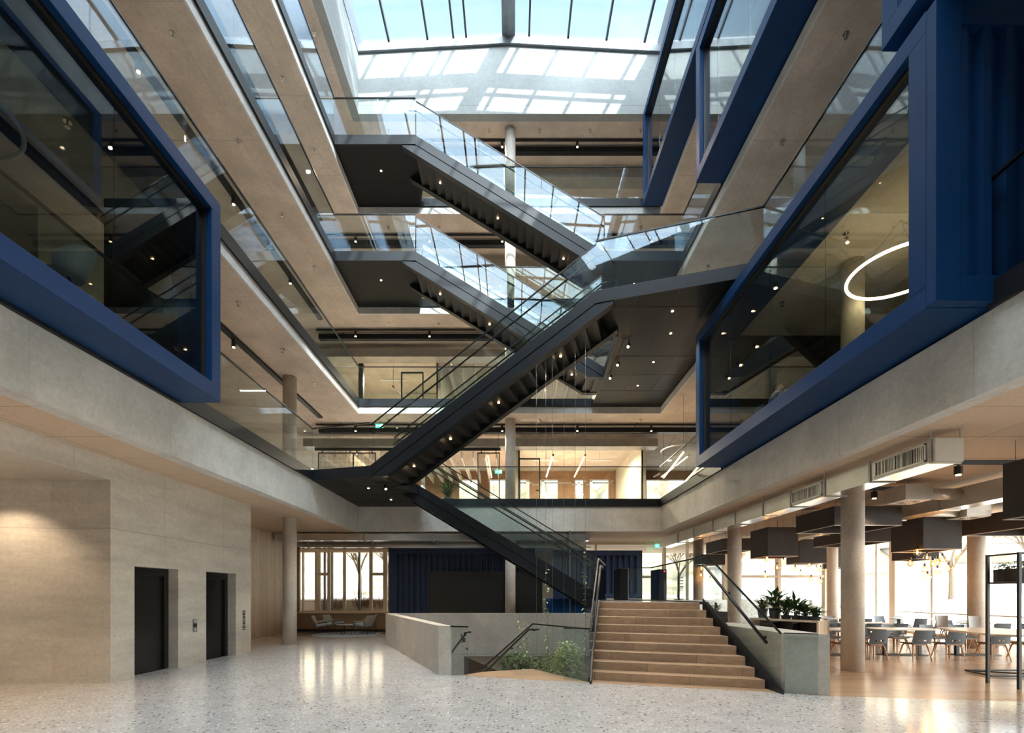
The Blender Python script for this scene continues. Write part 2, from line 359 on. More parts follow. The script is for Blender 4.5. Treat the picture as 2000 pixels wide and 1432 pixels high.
# ================================================================== THE SETTING
# ground floor, with the stairwell left open
SW = [(-1.05, 9.50), (.42, 10.35), (1.40, 8.86), (1.98, 11.4), (2.62, 15.8), (-4.1, 15.8)]   # well outline
b0 = (-5, 10.35)
fl = MB()
fl.prism([(-14, -8), (OUT, -8), (OUT, 6.4), (7.63, 7.20), (4.96, 7.60), (4.36, 7.86), (1.40, 8.72), (-1.05, 9.50), (-1.50, 9.62), (-4.1, 15.8), (-4.1, 16.05), (3, 16.05), (3, YB+8.7), (-14, YB+8.7)], -.3, 0)
struct(fl, 'floor', M['terrazzo'], 'polished pale terrazzo floor of the hall with dark stone chips')
wf = MB(); wf.prism([(OUT, 6.4), (OUT, 23), (4.0, 23), (4.0, 11), (4.36, 7.86), (4.96, 7.60), (7.63, 7.20)], -.3, .001)
struct(wf, 'floor', M['oak_floor'], 'oak plank floor of the dining area')
ws = MB(); ws.prism([(1.40, 8.72), (4.36, 7.86), (4.36, 8.3), (1.46, 9.2)], -.3, .004)
struct(ws, 'floor', M['oak'], 'narrow oak strip along the foot of the wooden steps')
ws = MB(); ws.prism([(-1.05, 9.50), (1.40, 8.72), (.42, 10.35), (-.62, 9.95)], -.3, .004)
struct(ws, 'floor', M['oak'], 'triangular oak landing at the head of the stairs down')

# slabs
def slab(i):
    z1 = LV[i]; z0 = z1-.25
    g5 = .3 if i == 5 else 0
    ring = [(-OUT, NEAR, XL-g5, FAR+1.5), (XR+g5, NEAR, OUT, FAR+1.5), (XL-g5, YB+g5, XR+g5, FAR+1.5), (XL-g5, NEAR, XR+g5, YF-g5)]
    s = MB()
    for a in ring: s.box(a[0], a[1], z0, a[2], a[3], z1)
    if i == 1: z0 = 4.03
    if i == 1:
        s = MB()
        for a in ((-OUT, NEAR, XL-.25, FAR+1.5), (XR+.25, NEAR, OUT, FAR+1.5), (XL-.25, YB+.25, XR+.25, FAR+1.5), (XL-.25, NEAR, XR+.25, YF-.2)): s.box(a[0], a[1], 4.05, a[2], a[3], z1-.1)
        struct(s, 'ceiling', M['woodwool'], 'brown acoustic panel ceiling under the first gallery')
        e = MB(); t = .25
        e.box(XL-t, YF, 4.024, XL, YB+t, z1)
        struct(e, 'trim_1', M['beam'], 'deep concrete beam along the lift side of the first gallery')
        e = MB(); e.box(XR, YF, 4.024, XR+t, YB+t, z1)
        struct(e, 'trim_2', M['beam'], 'deep concrete beam along the dining side of the first gallery')
        e = MB(); e.box(XL, YB, 4.024, XR, YB+t, z1)
        struct(e, 'trim_3', M['beam'], 'deep concrete beam across the back of the first gallery')
    else:
        struct(s, 'ceiling', M['soffit'], 'concrete soffit under the '+(ORD.get(i, 'roof')+' gallery' if i < 5 else 'roof')+' with fine casting joints')
        if i < 5:
            e = MB(); t = .04
            for a in ((XL-t, YF, XL+.004, YB+t), (XR-.004, YF, XR+t, YB+t), (XL, YB-.004, XR, YB+t)): e.box(a[0], a[1], z0-.002, a[2], a[3], z1)
            struct(e, 'trim_%d' % (i+2), M['edge'], 'pale concrete slab edge of the %s gallery' % ORD[i])
    if i < 5:
        f = MB(); g = .08
        for a in ((-OUT, NEAR, XL-g, FAR), (XR+g, NEAR, OUT, FAR), (XL-g, YB+g, XR+g, FAR), (XL-g, NEAR, XR+g, YF-g)): f.box(a[0], a[1], z1-.1, a[2], a[3], z1+FH-.06)
        struct(f, 'floor', M['carpet'], 'dark floor finish of the %s gallery' % ORD[i])
for i in range(1, 6): slab(i)

# upper walls and skylight
def wallz(X): return 22.72-abs(X+.18)*.055
uw = MB(); uw.ext([(XL-.3, YB, 20.09), (XR+.3, YB, 20.09), (XR+.3, YB, wallz(XR)), (-.18, YB, 22.72), (XL-.3, YB, wallz(XL))], (0, .3, 0))
struct(uw, 'wall_back', M['white_wall'], 'bright concrete wall below the roof glazing')
uw = MB(); uw.box(XL-.3, YF, 20.09, XL, YB, wallz(XL)); struct(uw, 'wall_left', M['white_wall'], 'bright upper wall on the lift side')
uw = MB(); uw.box(XR, YF, 20.09, XR+.3, YB, wallz(XR)); struct(uw, 'wall_right', M['white_wall'], 'bright upper wall on the dining side')
uw = MB(); uw.box(XL-.3, YF-.3, 20.09, XR+.3, YF, 23.6); struct(uw, 'wall_front', M['white_wall'], 'upper wall at the near end of the roof glazing')
sk = thing('skylight', 'gabled glass roof with grey metal ridge and glazing bars', 'skylight'); sk['kind'] = 'structure'
del sk['category']
g = MB(); t = .22
for xa, xb in ((XL-.3, -.18), (-.18, XR+.3)):
    g.ext([(xa, YB-.10, wallz(xa)), (xb, YB-.10, wallz(xb)), (xb, YB-.10, wallz(xb)+.26), (xa, YB-.10, wallz(xa)+.26)], (0, .45, 0))
g.build('ring_beam', M['alu'], sk)
g = MB()
for xa, xb in ((XL-.3, -.18), (-.18, XR+.3)):
    za, zb = wallz(xa)+.26, wallz(xb)+.26
    g.ext([(xa, YB-.02, za), (xa, YB+.34, za+.56), (xa, YB+.40, za+.5), (xa, YB+.04, za-.02)], (xb-xa, 0, zb-za))
g.build('apron', M['alu'], sk)
g = MB()
for X, s in ((XL, -1), (XR, 1)):
    z = wallz(X); g.ext([(X-.02*s, YF, z-.02), (X-.02*s, YF, z+.84), (X+.25*s, YF, z+.84), (X+.25*s, YF, z-.02)], (0, YB-YF+.5, 0))
g.build('eaves_beam', M['alu'], sk)
def roofz(X): return wallz(X)+.86
BARS = [-4.86, -3.35, -2.34, -1.84, .62, 2.14, 3.64, 5.13]
for X in BARS:
    g = MB(); z = roofz(X); g.box(X-.035, YF, z-.16, X+.035, YB+.4, z-.01); g.build('glazing_bar', M['bar'], sk)
g = MB(); z = roofz(-.18); g.ext([(-.43, YF, z-.05), (-.43, YF, z-.55), (-.18, YF, z-.68), (.07, YF, z-.55), (.07, YF, z-.05)], (0, YB-YF+.35, 0)); g.build('ridge_beam', M['alu'], sk)
for Y in (14.9, 11.2, 7.5, 3.8, .1, -3.6):
    for xa, xb in ((XL, -.3), (-.06, XR)):
        g = MB(); g.ext([(xa, Y, roofz(xa)-.14), (xb, Y, roofz(xb)-.14), (xb, Y, roofz(xb)-.02), (xa, Y, roofz(xa)-.02)], (0, .07, 0)); g.build('cross_bar', M['bar'], sk)
for ya, yb in ((15.45, 16.25), (10.9, 14.25)):  # opaque sheets added out of view to break the sun into patches
    for xa, xb in ((XL+.1, -.5), (.14, XR-.1)):
        g = MB(); g.ext([(xa, ya, roofz(xa)-.20), (xb, ya, roofz(xb)-.20), (xb, ya, roofz(xb)-.19), (xa, ya, roofz(xa)-.19)], (0, yb-ya, 0)); g.build('sun_blocker', M['sun_block'], sk)
xs = [XL-.2]+BARS[:4]+[-.18]+BARS[4:]+[XR+.2]
for xa, xb in zip(xs[:-1], xs[1:]):
    g = MB(); g.ext([(xa, YF, roofz(xa)), (xb, YF, roofz(xb)), (xb, YF, roofz(xb)+.03), (xa, YF, roofz(xa)+.03)], (0, YB-YF+.5, 0)); g.build('glass_pane', M['g_roof'], sk)

# outer walls of the building
for nm, a, lb in (('wall_front', (-OUT, NEAR-.3, -.3, OUT, NEAR, 20.1), 'plain wall at the near end of the building'),
                  ('wall_left', (-OUT-.3, NEAR, 4.03, -OUT, FAR+1.5, 20.1), 'outer wall behind the lift side galleries'),
                  ('wall_right', (OUT, NEAR, 4.03, OUT+.3, FAR+1.5, 20.1), 'outer wall behind the dining side galleries'),
                  ('wall_left', (-14.3, NEAR, -.3, -14, 21.2, 4.06), 'outer wall of the ground floor behind the lifts')):
    q = MB(); q.box(*a); struct(q, nm, M['grey_wall'], lb)

# lift core
co = MB()
core_poly = [(-8.5, 8.64), (-8.5, 13.35), (-10.8, 13.35), (-10.8, 8.64)]
co.prism(core_poly, 4.9, 20.1)
def wall_y(mb, X0, X1, ya, yb, z0, z1, holes):
    """wall between x=X0..X1 running along y with rectangular holes (ya,yb,za,zb)"""
    ys = sorted({ya, yb, *[h[0] for h in holes], *[h[1] for h in holes]})
    for a, b_ in zip(ys[:-1], ys[1:]):
        hs = sorted([h for h in holes if h[0] < b_-1e-6 and h[1] > a+1e-6], key=lambda h: h[2]); z = z0
        for h in hs:
            if h[2] > z+1e-6: mb.box(X0, a, z, X1, b_, h[2])
            z = h[3]
        if z < z1-1e-6: mb.box(X0, a, z, X1, b_, z1)
def wall_x(mb, Y0, Y1, xa, xb, z0, z1, holes):
    xs_ = sorted({xa, xb, *[h[0] for h in holes], *[h[1] for h in holes]})
    for a, b_ in zip(xs_[:-1], xs_[1:]):
        hs = sorted([h for h in holes if h[0] < b_-1e-6 and h[1] > a+1e-6], key=lambda h: h[2]); z = z0
        for h in hs:
            if h[2] > z+1e-6: mb.box(a, Y0, z, b_, Y1, h[2])
            z = h[3]
        if z < z1-1e-6: mb.box(a, Y0, z, b_, Y1, z1)
LIFT = [(9.25, 10.46), (11.41, 12.63)]
wall_y(co, -7.60, -7.25, 8.70, 13.35, 0, 4.06, [(a, b_, 0, 2.14) for a, b_ in LIFT])
co.box(-10.8, 13.0, 0, -7.6, 13.35, 4.06)
co.prism([(-7.6, 8.70), (-8.32, 8.70), (-8.95, 8.60), (-10.6, 8.25), (-10.6, 8.95), (-7.6, 8.95)], 0, 3.66)
co.box(-13.9, -7.9, 3.66, -7.25, 8.70, 4.06); co.box(-10.6, 8.7, 3.66, -7.6, 8.95, 4.06)
struct(co, 'wall_left', M['core'], 'board-marked concrete wall of the lift core')
for k, (a, b_) in enumerate(LIFT):
    d = thing('door_%d' % (k+1), ['black lift door nearer the concrete corner', 'black lift door beside the wall lettering'][k], 'lift door', 'lift doors')
    d['kind'] = 'structure'; del d['category']
    q = MB(); X = -7.46
    q.box(X-.06, a, 0, X, a+.10, 2.14); q.box(X-.06, b_-.12, 0, X, b_, 2.14); q.box(X-.06, a+.1, 1.98, X, b_-.12, 2.14); q.build('door_frame', M['shaft_black'], d, bevel=.004)
    mid = a+.1+(b_-a-.22)*.28
    q = MB(); q.box(X-.10, a+.10, 0, X-.05, mid, 1.98); q.build('door_leaf', M['shaft_black'], d)
    q = MB(); q.box(X-.10, mid, 0, X-.062, b_-.12, 1.98); q.build('door_leaf', M['shaft_black'], d)
    q = MB(); q.box(X-.10, a, -.001, X+.01, b_, .006); q.build('sill', M['chrome'], d)
pl = thing('lift_call_panel', 'steel lift call panel with display between the two lift doors', 'call panel')
q = MB(); q.box(-7.25, 10.93, .75, -7.24, 11.07, 1.04); q.build('plate', M['panelsteel'], pl, bevel=.002)
q = MB(); q.box(-7.245, 10.94, .86, -7.236, 11.06, .93); q.build('display', M['black'], pl)
for zc in (.80, .985):
    q = MB(); q.box(-7.245, 10.975, zc-.025, -7.235, 11.03, zc+.025); q.build('button', M['indicator'], pl)

for k, (x, y) in enumerate(((-8.75, 7.95), (-8.2, 5.6), (-8.2, 3.2))):  # the two nearer the viewer are unseen, added to fill the lobby
    o = thing('recessed_downlight', 'small recessed downlight in the low ceiling beside the lifts, %s' % ('near the concrete wall', 'middle one, added fill lamp', 'nearest the viewer, added fill lamp')[k], 'downlight', 'recessed downlights by the lifts', (x, y, 3.655))
    MB().cyl(0, 0, .05, -.012, 0, 16).build('lens', M['lamp'], o); spot(o, (0, 0, -.03), 60 if k == 0 else 110, 110)
# lettering helper (stroke letters built as small bars)
GL = {'I': [((.5, 0), (.5, 1))], 'E': [((.15, 0), (.15, 1)), ((.15, 1), (.85, 1)), ((.15, .5), (.75, .5)), ((.15, 0), (.85, 0))],
      'G': [((.9, .85), (.55, 1)), ((.55, 1), (.15, .75)), ((.15, .75), (.12, .3)), ((.12, .3), (.5, 0)), ((.5, 0), (.88, .15)), ((.88, .15), (.88, .48)), ((.88, .48), (.55, .48))],
      '0': [((.5, 1), (.15, .75)), ((.15, .75), (.15, .25)), ((.15, .25), (.5, 0)), ((.5, 0), (.85, .25)), ((.85, .25), (.85, .75)), ((.85, .75), (.5, 1))],
      '1': [((.5, 0), (.5, 1)), ((.5, 1), (.3, .85))],
      'W': [((0, 1), (.25, 0)), ((.25, 0), (.5, .8)), ((.5, .8), (.75, 0)), ((.75, 0), (1, 1))],
      'C': [((.9, .8), (.55, 1)), ((.55, 1), (.15, .75)), ((.15, .75), (.15, .25)), ((.15, .25), (.55, 0)), ((.55, 0), (.9, .2))],
      '>': [((.1, .5), (.9, .5)), ((.9, .5), (.6, .85)), ((.9, .5), (.6, .15))]}
def text_mb(txt, o, adv, up, size, thick, depth, wid=None):
    """letters along adv with height up, from point o"""
    mb = MB(); adv = Vector(adv).normalized(); up = Vector(up).normalized(); nn = adv.cross(up); x = 0
    for ch in txt:
        wch = {'I': .35, '1': .45, 'W': 1.05, ' ': .4}.get(ch, .72)*size
        for (a, b_) in GL.get(ch, ()):
            pa = Vector(o)+adv*(x+a[0]*wch)+up*(a[1]*size); pb = Vector(o)+adv*(x+b_[0]*wch)+up*(b_[1]*size)
            d = (pb-pa).normalized(); sd = d.cross(nn)*thick/2; pa -= d*thick*.35; pb += d*thick*.35
            mb.ext([pa-sd, pa+sd, pb+sd, pb-sd], nn*depth)
        x += wch+.16*size
    return mb
q = text_mb('IEG1001', (-7.249, 13.06, .64), (0, 0, 1), (0, -1, 0), .105, .026, .004)
tag(q.build('wall_lettering', M['ink']), 'black IEG1001 lettering running up the concrete wall', 'lettering')

# columns
def column(x, y, z0, z1, lb):
    q = MB(); q.cyl(x, y, .21, z0, z1, 40); o = q.build('column', M['column'], smooth=False)
    for p in o.data.polygons:
        if len(p.vertices) == 4: p.use_smooth = True
    tag(o, lb, None, 'round concrete columns', 'structure')
cols = [(-7.17, 15.5, 'lift side by the lounge'), (7.12, 10.14, 'dining side nearest the steps'), (7.12, 15.56, 'dining side second from the steps'), (-.12, 19.25, 'centre of the back galleries')]
for x, y, w_ in cols:
    for i in range(5):
        if i >= 2 and x != -.12: continue
        if i == 0 and x == -.12: z0 = 0
        z0 = 0 if i == 0 else LV[i]+FH-.06
        z1 = 4.06 if i == 0 else LV[i+1]-.25 if i < 5 else 20.1
        column(x, y, z0, z1, 'round concrete column, %s, on the %s' % (w_, 'ground floor' if i == 0 else ORD[i]+' gallery'))
for i in (2, 3, 4): column(9.0, 15.5, LV[i]+FH-.06, LV[i+1]-.25, 'round concrete column on the dining side of the %s gallery' % ORD[i])
column(8.0, 20.9, 0, 4.06, 'round concrete column beside the entrance glazing')
column(13.8, 14.4, 0, 4.06, 'round concrete column near the dining window')
column(13.8, 20.9, 0, 4.06, 'round concrete column in the far dining corner')

# ------------------------------------------------------------------ windows
def window(name, lb, frame_boxes, panes, m=None):
    o = bpy.data.objects.new(name, None); C.objects.link(o); tag(o, lb, None, None, 'structure')
    q = MB()
    for i_, a in enumerate(frame_boxes): e_ = .0009*(i_+1); q.box(a[0]-e_, a[1]-e_, a[2]+e_*.5, a[3]+e_, a[4]+e_, a[5]+e_*.5)
    q.build('window_frame', m or M['pale_wood'], o)
    for a in panes:
        q = MB(); q.box(*a); q.build('pane', M['g_win'], o)
    return o
# lounge window, back left of the ground floor
wl = MB(); Y = 20.8
wall_x(wl, Y, Y+.12, -14, -5.1, 0, 4.06, [(-9.2, -5.38, .81, 3.55)])
struct(wl, 'wall_back', M['oak_panel'], 'oak panelled wall below the lounge window')
q = MB(); q.box(-9.3, Y-.06, 0.0, -5.1, Y-.001, .10); struct(q, 'baseboard_back', M['black'], 'black skirting under the lounge window')
q = MB(); q.box(-9.55, Y-.10, .79, -5.3, Y+.45, .83); struct(q, 'trim_8', M['pale_wood'], 'pale window board of the lounge window')
fr = []; Yg = Y+.35
def vbar(x, w_, z0=.83, z1=3.55, y0=Yg, d=.12): fr.append((x-w_/2, y0, z0, x+w_/2, y0+d, z1))
kx = (Yg)/F
for px, w_ in ((591, .06), (617, .10), (623, .06), (642, .12), (672, .10), (724, .12), (752, .16)): vbar((px-1002.5)*kx, w_)
fr.append((-9.3, Yg, 3.45, -5.3, Yg+.12, 3.6)); fr.append((-9.3, Yg, .81, -5.3, Yg+.12, .88))
for xa, xb in ((617, 642), (726, 752)): fr.append(((xa-1002.5)*kx, Yg, 2.42, (xb-1002.5)*kx, Yg+.12, 2.54))
window('window_1', 'tall lounge window with pale timber bars', fr, [(-9.25, Yg+.05, .85, -5.35, Yg+.07, 3.5)])
q = MB()
for px in (636, 650, 703): q.box((px-1002.5)*kx*1.03-.04, Yg+.5, .2, (px-1002.5)*kx*1.03+.04, Yg+.62, 3.6)
struct(q, 'trim_9', M['alu'], 'grey fins outside the lounge window')
q = MB(); q.box(-9.62, 13.35, 0, -9.5, 21.3, 4.06); struct(q, 'wall_left', M['oak_panel'], 'pale oak panelled wall beyond the lift core')
q = MB(); q.box(-5.3, 20.8, 0, 3.1, 20.92, 4.06); q.box(3.0, 20.92, 0, 3.1, 22.9, 4.06); struct(q, 'wall_back', M['grey_wall'], 'plain wall behind the blue wall unit')
# entrance and dining facade (frontal)
Y = 22.8; fr = []
for X, w_ in ((3.4, .06), (3.9, .08), (7.15, .12), (8.25, .06), (10.05, .22), (12.55, .16), (14.75, .10), (16.4, .2)): fr.append((X-w_/2, Y, 0, X+w_/2, Y+.25, 4.03))
fr += [(3.1, Y, 3.93, 16.5, Y+.25, 4.05), (3.4, Y+.02, 2.36, 7.1, Y+.2, 2.48), (10.0, Y+.02, 2.38, 14.8, Y+.2, 2.50), (4, Y, 0, 16.5, Y+.25, .10)]
window('window_2', 'full height entrance and dining glazing with timber bars', fr, [(3.1, Y+.1, 1.42, 10.05, Y+.13, 3.95), (10.05, Y+.1, .05, 16.5, Y+.13, 3.95)])
# dining side facade
fr = []
for Yc in (6.4, 10.4, 13.9, 17.1, 20.8): fr.append((16.3, Yc-.16, 0, 16.75, Yc+.16, 4.05)); 
fr += [(16.4, -2, 3.95, 16.6, 23, 4.08), (16.4, -2, 0, 16.6, 23, .08)]
for Yc in (8.4, 12.1, 15.5, 19.0, 21.9): fr.append((16.45, Yc-.04, 0, 16.55, Yc+.04, 4.0))
window('window_3', 'tall dining room windows with broad timber posts', fr, [(16.48, -2, .05, 16.51, 22.9, 4.0)])
q = MB(); q.box(16.5, -8, -.3, 16.8, -2, 4.06); struct(q, 'wall_right', M['grey_wall'], 'plain wall beside the dining room windows')
# upper back facades
for i in range(1, 5):
    z0, z1 = LV[i]+.2, LV[i+1]-.2
    px = [(895, 934), (955, 1003), (1015, 1034), (1052, 1090), (1122, 1140), (1151, 1190)]
    k2 = FAR/F
    hl = [((a-1002.5)*k2, (b_-1002.5)*k2, z0+.1, z0+2.92) for a, b_ in px]+[(-9, -6.4, z0+.1, z0+2.9), (7.5, 11, z0+.1, z0+2.9), (12, 15, z0+.1, z0+2.9), (-14, -10, z0+.1, z0+2.9)]
    q = MB(); wall_x(q, FAR, FAR+.3, -OUT, OUT, z0, z1, hl)
    struct(q, 'wall_back', M['brown_wood'] if i == 1 else M['grey_wall'], 'back facade wall of the %s gallery' % ORD[i])
    window('window_%d' % (i+3), 'row of outer windows behind the %s gallery' % ORD[i], [(a, FAR+.1, c, a+.05, FAR+.2, d) for a, b_, c, d in hl], [(a, FAR+.14, c, b_, FAR+.16, d) for a, b_, c, d in hl])

# ================================================================== GLASS BALUSTRADES
RAILH = 1.54                 # rail above the slab-edge top
def panes_along(o, p0, p1, zb0, zt0, zb1, zt1, maxw=1.95, name='glass_pane', m='g_rail', t=.017):
    Lh = hypot(p1[0]-p0[0], p1[1]-p0[1]); n = max(1, round(Lh/maxw))
    for k in range(n):
        a, b_ = (k+.003)/n, (k+1-.003)/n
        f = lambda u, x, y: x+(y-x)*u
        q = MB(); q.strip((f(a, p0[0], p1[0]), f(a, p0[1], p1[1])), (f(b_, p0[0], p1[0]), f(b_, p0[1], p1[1])), f(a, zb0, zb1), f(a, zt0, zt1), t, (f(b_, zb0, zb1), f(b_, zt0, zt1)))
        q.build(name, M[m], o)
def balustrade(label, path, i, fascia=True, fsides=0, z=None, group='glass balustrades of the galleries', mt='steel'):
    z1 = LV[i] if z is None else z; o = thing('glass_balustrade', label, 'balustrade', group)
    q = MB(); r = MB()
    for a, b_ in zip(path[:-1], path[1:]):
        if fascia: q.strip(a, b_, z1+.004, z1+FH, .05)
        r.strip(a, b_, z1+RAILH-.03, z1+RAILH, .045)
        panes_along(o, a, b_, z1+FH-.02, z1+RAILH-.01, z1+FH-.02, z1+RAILH-.01)
    if fascia: q.build('fascia', M[mt], o)
    r.build('handrail', M['rail'], o)
    return o
e = .03
# landing outlines in plan
L1P = [(XL, 14.30), (-4.10, 13.80), (-3.69, 15.19), (-3.20, 16.15), (-3.20, 17.60), (-3.55, YB), (XL, YB)]
TOPL = [(XL, 16.0), (-3.24, 16.0), (-3.24, 17.45), (-3.6, YB), (XL, YB)]
L2P = [(2.04, 11.96), (XR, 10.88), (XR, YB), (3.02, YB), (3.02, 16.0), (2.92, 13.5), (2.46, 13.38)]
L3P = [(3.02, 16.0), (XR, 16.0), (XR, YB), (2.7, YB), (3.02, 17.45)]
balustrade('glass balustrade of the first gallery along the lift side', [(XL+e, YF), (XL+e, 14.30)], 1)
balustrade('glass balustrade across the back of the first gallery, under the exit sign', [(-3.55, YB-e), (XR-e, YB-e)], 1)
balustrade('glass balustrade of the first gallery beyond the lower blue box on the dining side', [(XR-e, 13.05), (XR-e, YB-e)], 1)
balustrade('glass balustrade of the first gallery in front of the ribbed blue panel', [(XR-e, YF), (XR-e, 5.72)], 1)
balustrade('glass balustrade of the second gallery along the lift side', [(XL+e, YF), (XL+e, YB-e)], 2)
balustrade('glass balustrade across the back of the second gallery', [(XL+e, YB-e), (3.02, YB-e)], 2)
balustrade('glass balustrade of the second gallery on the dining side, beside the round column', [(XR-e, 6.5), (XR-e, 10.88)], 2)
balustrade('glass balustrade of the third gallery along the lift side', [(XL+e, YF), (XL+e, 16.0)], 3, mt='alu_dark' if 0 else 'steel')
balustrade('glass balustrade across the back of the third gallery', [(-3.6, YB-e), (2.7, YB-e)], 3)
balustrade('glass balustrade of the third gallery on the dining side beyond the blue box', [(XR-e, 13.05), (XR-e, 16.0)], 3)
balustrade('glass balustrade of the fourth gallery along the lift side', [(XL+e, YF), (XL+e, 16.0)], 4)
balustrade('glass balustrade across the back of the fourth gallery, below the round column', [(-3.6, YB-e), (XR-e, YB-e)], 4)

def landing(label, poly, i, open_edges, lights, seams=True):
    """black sheet-clad landing: fascia, soffit and floor; open_edges get glass"""
    z1 = LV[i]+FH; o = thing('stair_landing', label, 'landing', 'black steel stair landings')
    q = MB(); q.prism(poly, z1-.30, z1-.05); q.build('soffit_panel', M['steel_soft'], o)
    cx = sum(p[0] for p in poly)/len(poly); cyy = sum(p[1] for p in poly)/len(poly)
    for a, b_ in open_edges: MB().strip(a, b_, z1-.31, z1, .04).build('fascia', M['steel'], o)
    for (a, b_, g) in [(x[0], x[1], True) for x in open_edges if len(x) == 2]:
        panes_along(o, a, b_, z1-.02, z1+1.23, z1-.02, z1+1.23)
        q = MB(); q.strip(a, b_, z1+1.21, z1+1.24, .045); q.build('handrail', M['rail'], o)
    q = MB(); q.prism([(cx+(x-cx)*.97, cyy+(y-cyy)*.97) for x, y in poly], z1-.06, z1-.04); q.build('floor_finish', M['carpet'], o)
    if seams:      # raised panel edges on the soffit
        xs_ = [p[0] for p in poly]; ys_ = [p[1] for p in poly]; q = MB()
        def clip(horiz, c):
            pts = []
            for (xa, ya), (xb, yb) in zip(poly, poly[1:]+poly[:1]):
                A, B = (ya, yb) if horiz else (xa, xb)
                if (A-c)*(B-c) < 0:
                    u = (c-A)/(B-A); pts.append((xa+(xb-xa)*u, ya+(yb-ya)*u))
            return sorted(pts)
        c = min(ys_)+1.25
        while c < max(ys_)-.2:
            p = clip(True, c)
            for k in range(0, len(p)-1, 2): q.strip(p[k], p[k+1], z1-.306, z1-.298, .014)
            c += 1.25
        c = min(xs_)+.95
        while c < max(xs_)-.1:
            p = clip(False, c)
            for k in range(0, len(p)-1, 2): q.strip(p[k], p[k+1], z1-.306, z1-.298, .014)
            c += .95
        q.build('panel_joint', M['black'], o)
    for x, y in lights:
        q = MB(); q.cyl(x, y, .032, z1-.309, z1-.296, 16); q.build('downlight', M['lamp'], o)
        spot(o, (x, y, z1-.33), 60, 120)
    return o
landing('black stair landing at the first gallery reached by both lower flights', L1P, 1, [(L1P[0], L1P[1]), (L1P[2], L1P[3]), (L1P[4], L1P[5])], [(-4.6, 15.35), (-4.35, 17.2)])
landing('broad black stair landing at the second gallery above the lower blue box', L2P, 2, [(L2P[0], L2P[1]), (L2P[3], L2P[4]), (L2P[4], L2P[5]), (L2P[5], L2P[6])], [(4.05, 12.3), (4.35, 13.35), (4.35, 15.0), (4.3, 16.7)])
landing('black stair landing at the third gallery where the top flight ends', L3P, 3, [(L3P[0], L3P[1]), (L3P[3], L3P[4])], [(4.3, 17.2)], True)
landing('black stair landing at the third gallery on the lift side', TOPL, 3, [(TOPL[0], TOPL[1]), (TOPL[2], TOPL[3])], [(-4.65, 17.0)], False)
landing('uppermost black stair landing, at the fourth gallery on the lift side', TOPL, 4, [(TOPL[0], TOPL[1]), (TOPL[2], TOPL[3])], [(-4.65, 17.0)], False)

def staircase(label, P0, zt, P1, zb, wv, n, lights=(), hr=True, zf=None):
    """flight from P0 (top of the near stringer) down to P1; wv is the offset to the far stringer"""
    P0 = Vector(P0); P1 = Vector(P1); wv = Vector(wv); d = P1-P0; Lp = d.length; d.normalize(); m = (zt-zb)/Lp
    o = thing('steel_staircase', label, 'staircase', 'black steel flights of stairs')
    wn = wv.normalized()
    def pt(s_, z, off): q_ = P0+d*s_+wn*off; return (q_.x, q_.y, z)
    Wd = wv.length; T = .20
    for off in (0, Wd-T):
        q = MB(); ex = (wn.x*T, wn.y*T, 0)
        q.ext([pt(0, zt, off), pt(Lp, zb, off), pt(Lp, zb-.30, off), pt(Lp-.02, zb-.30, off), pt(0, zt-.30, off)], ex)
        q.ext([pt(-.45, zt-.31, off), pt(0, zt-.345, off), pt(Lp-.04, zb-.32, off), pt(Lp-.33/m, zb-.32, off), pt(-.42, zt-.63+.42*m, off)], ex)
        ex2 = (wn.x*(T-.04), wn.y*(T-.04), 0)
        q.ext([pt(-.2, zt-.28, off+.02), pt(0, zt-.28, off+.02), pt(Lp-.05, zb-.28, off+.02), pt(Lp-.05, zb-.31, off+.02), pt(-.2, zt-.40, off+.02)], ex2)
        q.build('stringer', M['steel'], o)
    rise = (zt-zb)/n; going = Lp/(n-1) if False else Lp/n
    for k in range(n):
        z_ = zt-.06-(k+1)*rise; s0 = k*going
        if k == n-1 and False: continue
        q = MB(); a = T+.005; ex = (wn.x*(Wd-2*T-.01), wn.y*(Wd-2*T-.01), 0)
        # folded plate: curved underside from the riser head to the next riser
        lo = max(z_-.37, zb-.305)
        q.ext([pt(s0-.015, z_+rise, a), pt(s0-.004, lo, a), pt(s0+going*.5, lo+.012, a), pt(s0+going, lo, a), pt(s0+going, z_, a), pt(s0+.01, z_, a), pt(s0+.01, z_+rise, a)], ex)
        q.build('tread', M['tread'], o)
    gh = 1.24
    for off in (.10, Wd-.10):
        A = P0+wn*off; B = P1+wn*off
        panes_along(o, A, B, zt-.04, zt+gh, zb-.04, zb+gh, 2.1)
        q = MB(); q.strip(A, B, zt+gh-.035, zt+gh, .03, (zb+gh-.035, zb+gh)); q.build('glass_cap', M['rail'], o)
        if hr:
            s_ = 1 if off < .5 else -1; A2 = A+wn*(.07*s_); B2 = B+wn*(.07*s_)
            hd = MB(); hd.tube([(A2.x-d.x*.25, A2.y-d.y*.25, zt+.97), (A2.x, A2.y, zt+.97), (B2.x, B2.y, zb+.97)], .024, 8)
            h = hd.build('handrail', M['rail'], o, smooth=True)
            for u in (.12, .37, .62, .87):
                c = A+(B-A)*u; c2 = A2+(B2-A2)*u; zz = zt+(zb-zt)*u+.95
                br = MB(); br.tube([(c.x, c.y, zz-.03), (c2.x, c2.y, zz-.03), (c2.x, c2.y, zz+.01)], .010, 6); br.build('bracket', M['rail'], h)
    for u in lights:
        c = P0+d*(Lp*u)+wn*(Wd*.5); kk = int(u*Lp/going); zz = zt-.06-(kk+1)*rise-.385; c = P0+d*((kk+.5)*going)+wn*(Wd*.5)
        q = MB(); q.cyl(c.x, c.y, .030, zz, zz+.02, 14); q.build('downlight', M['lamp'], o)
    return o
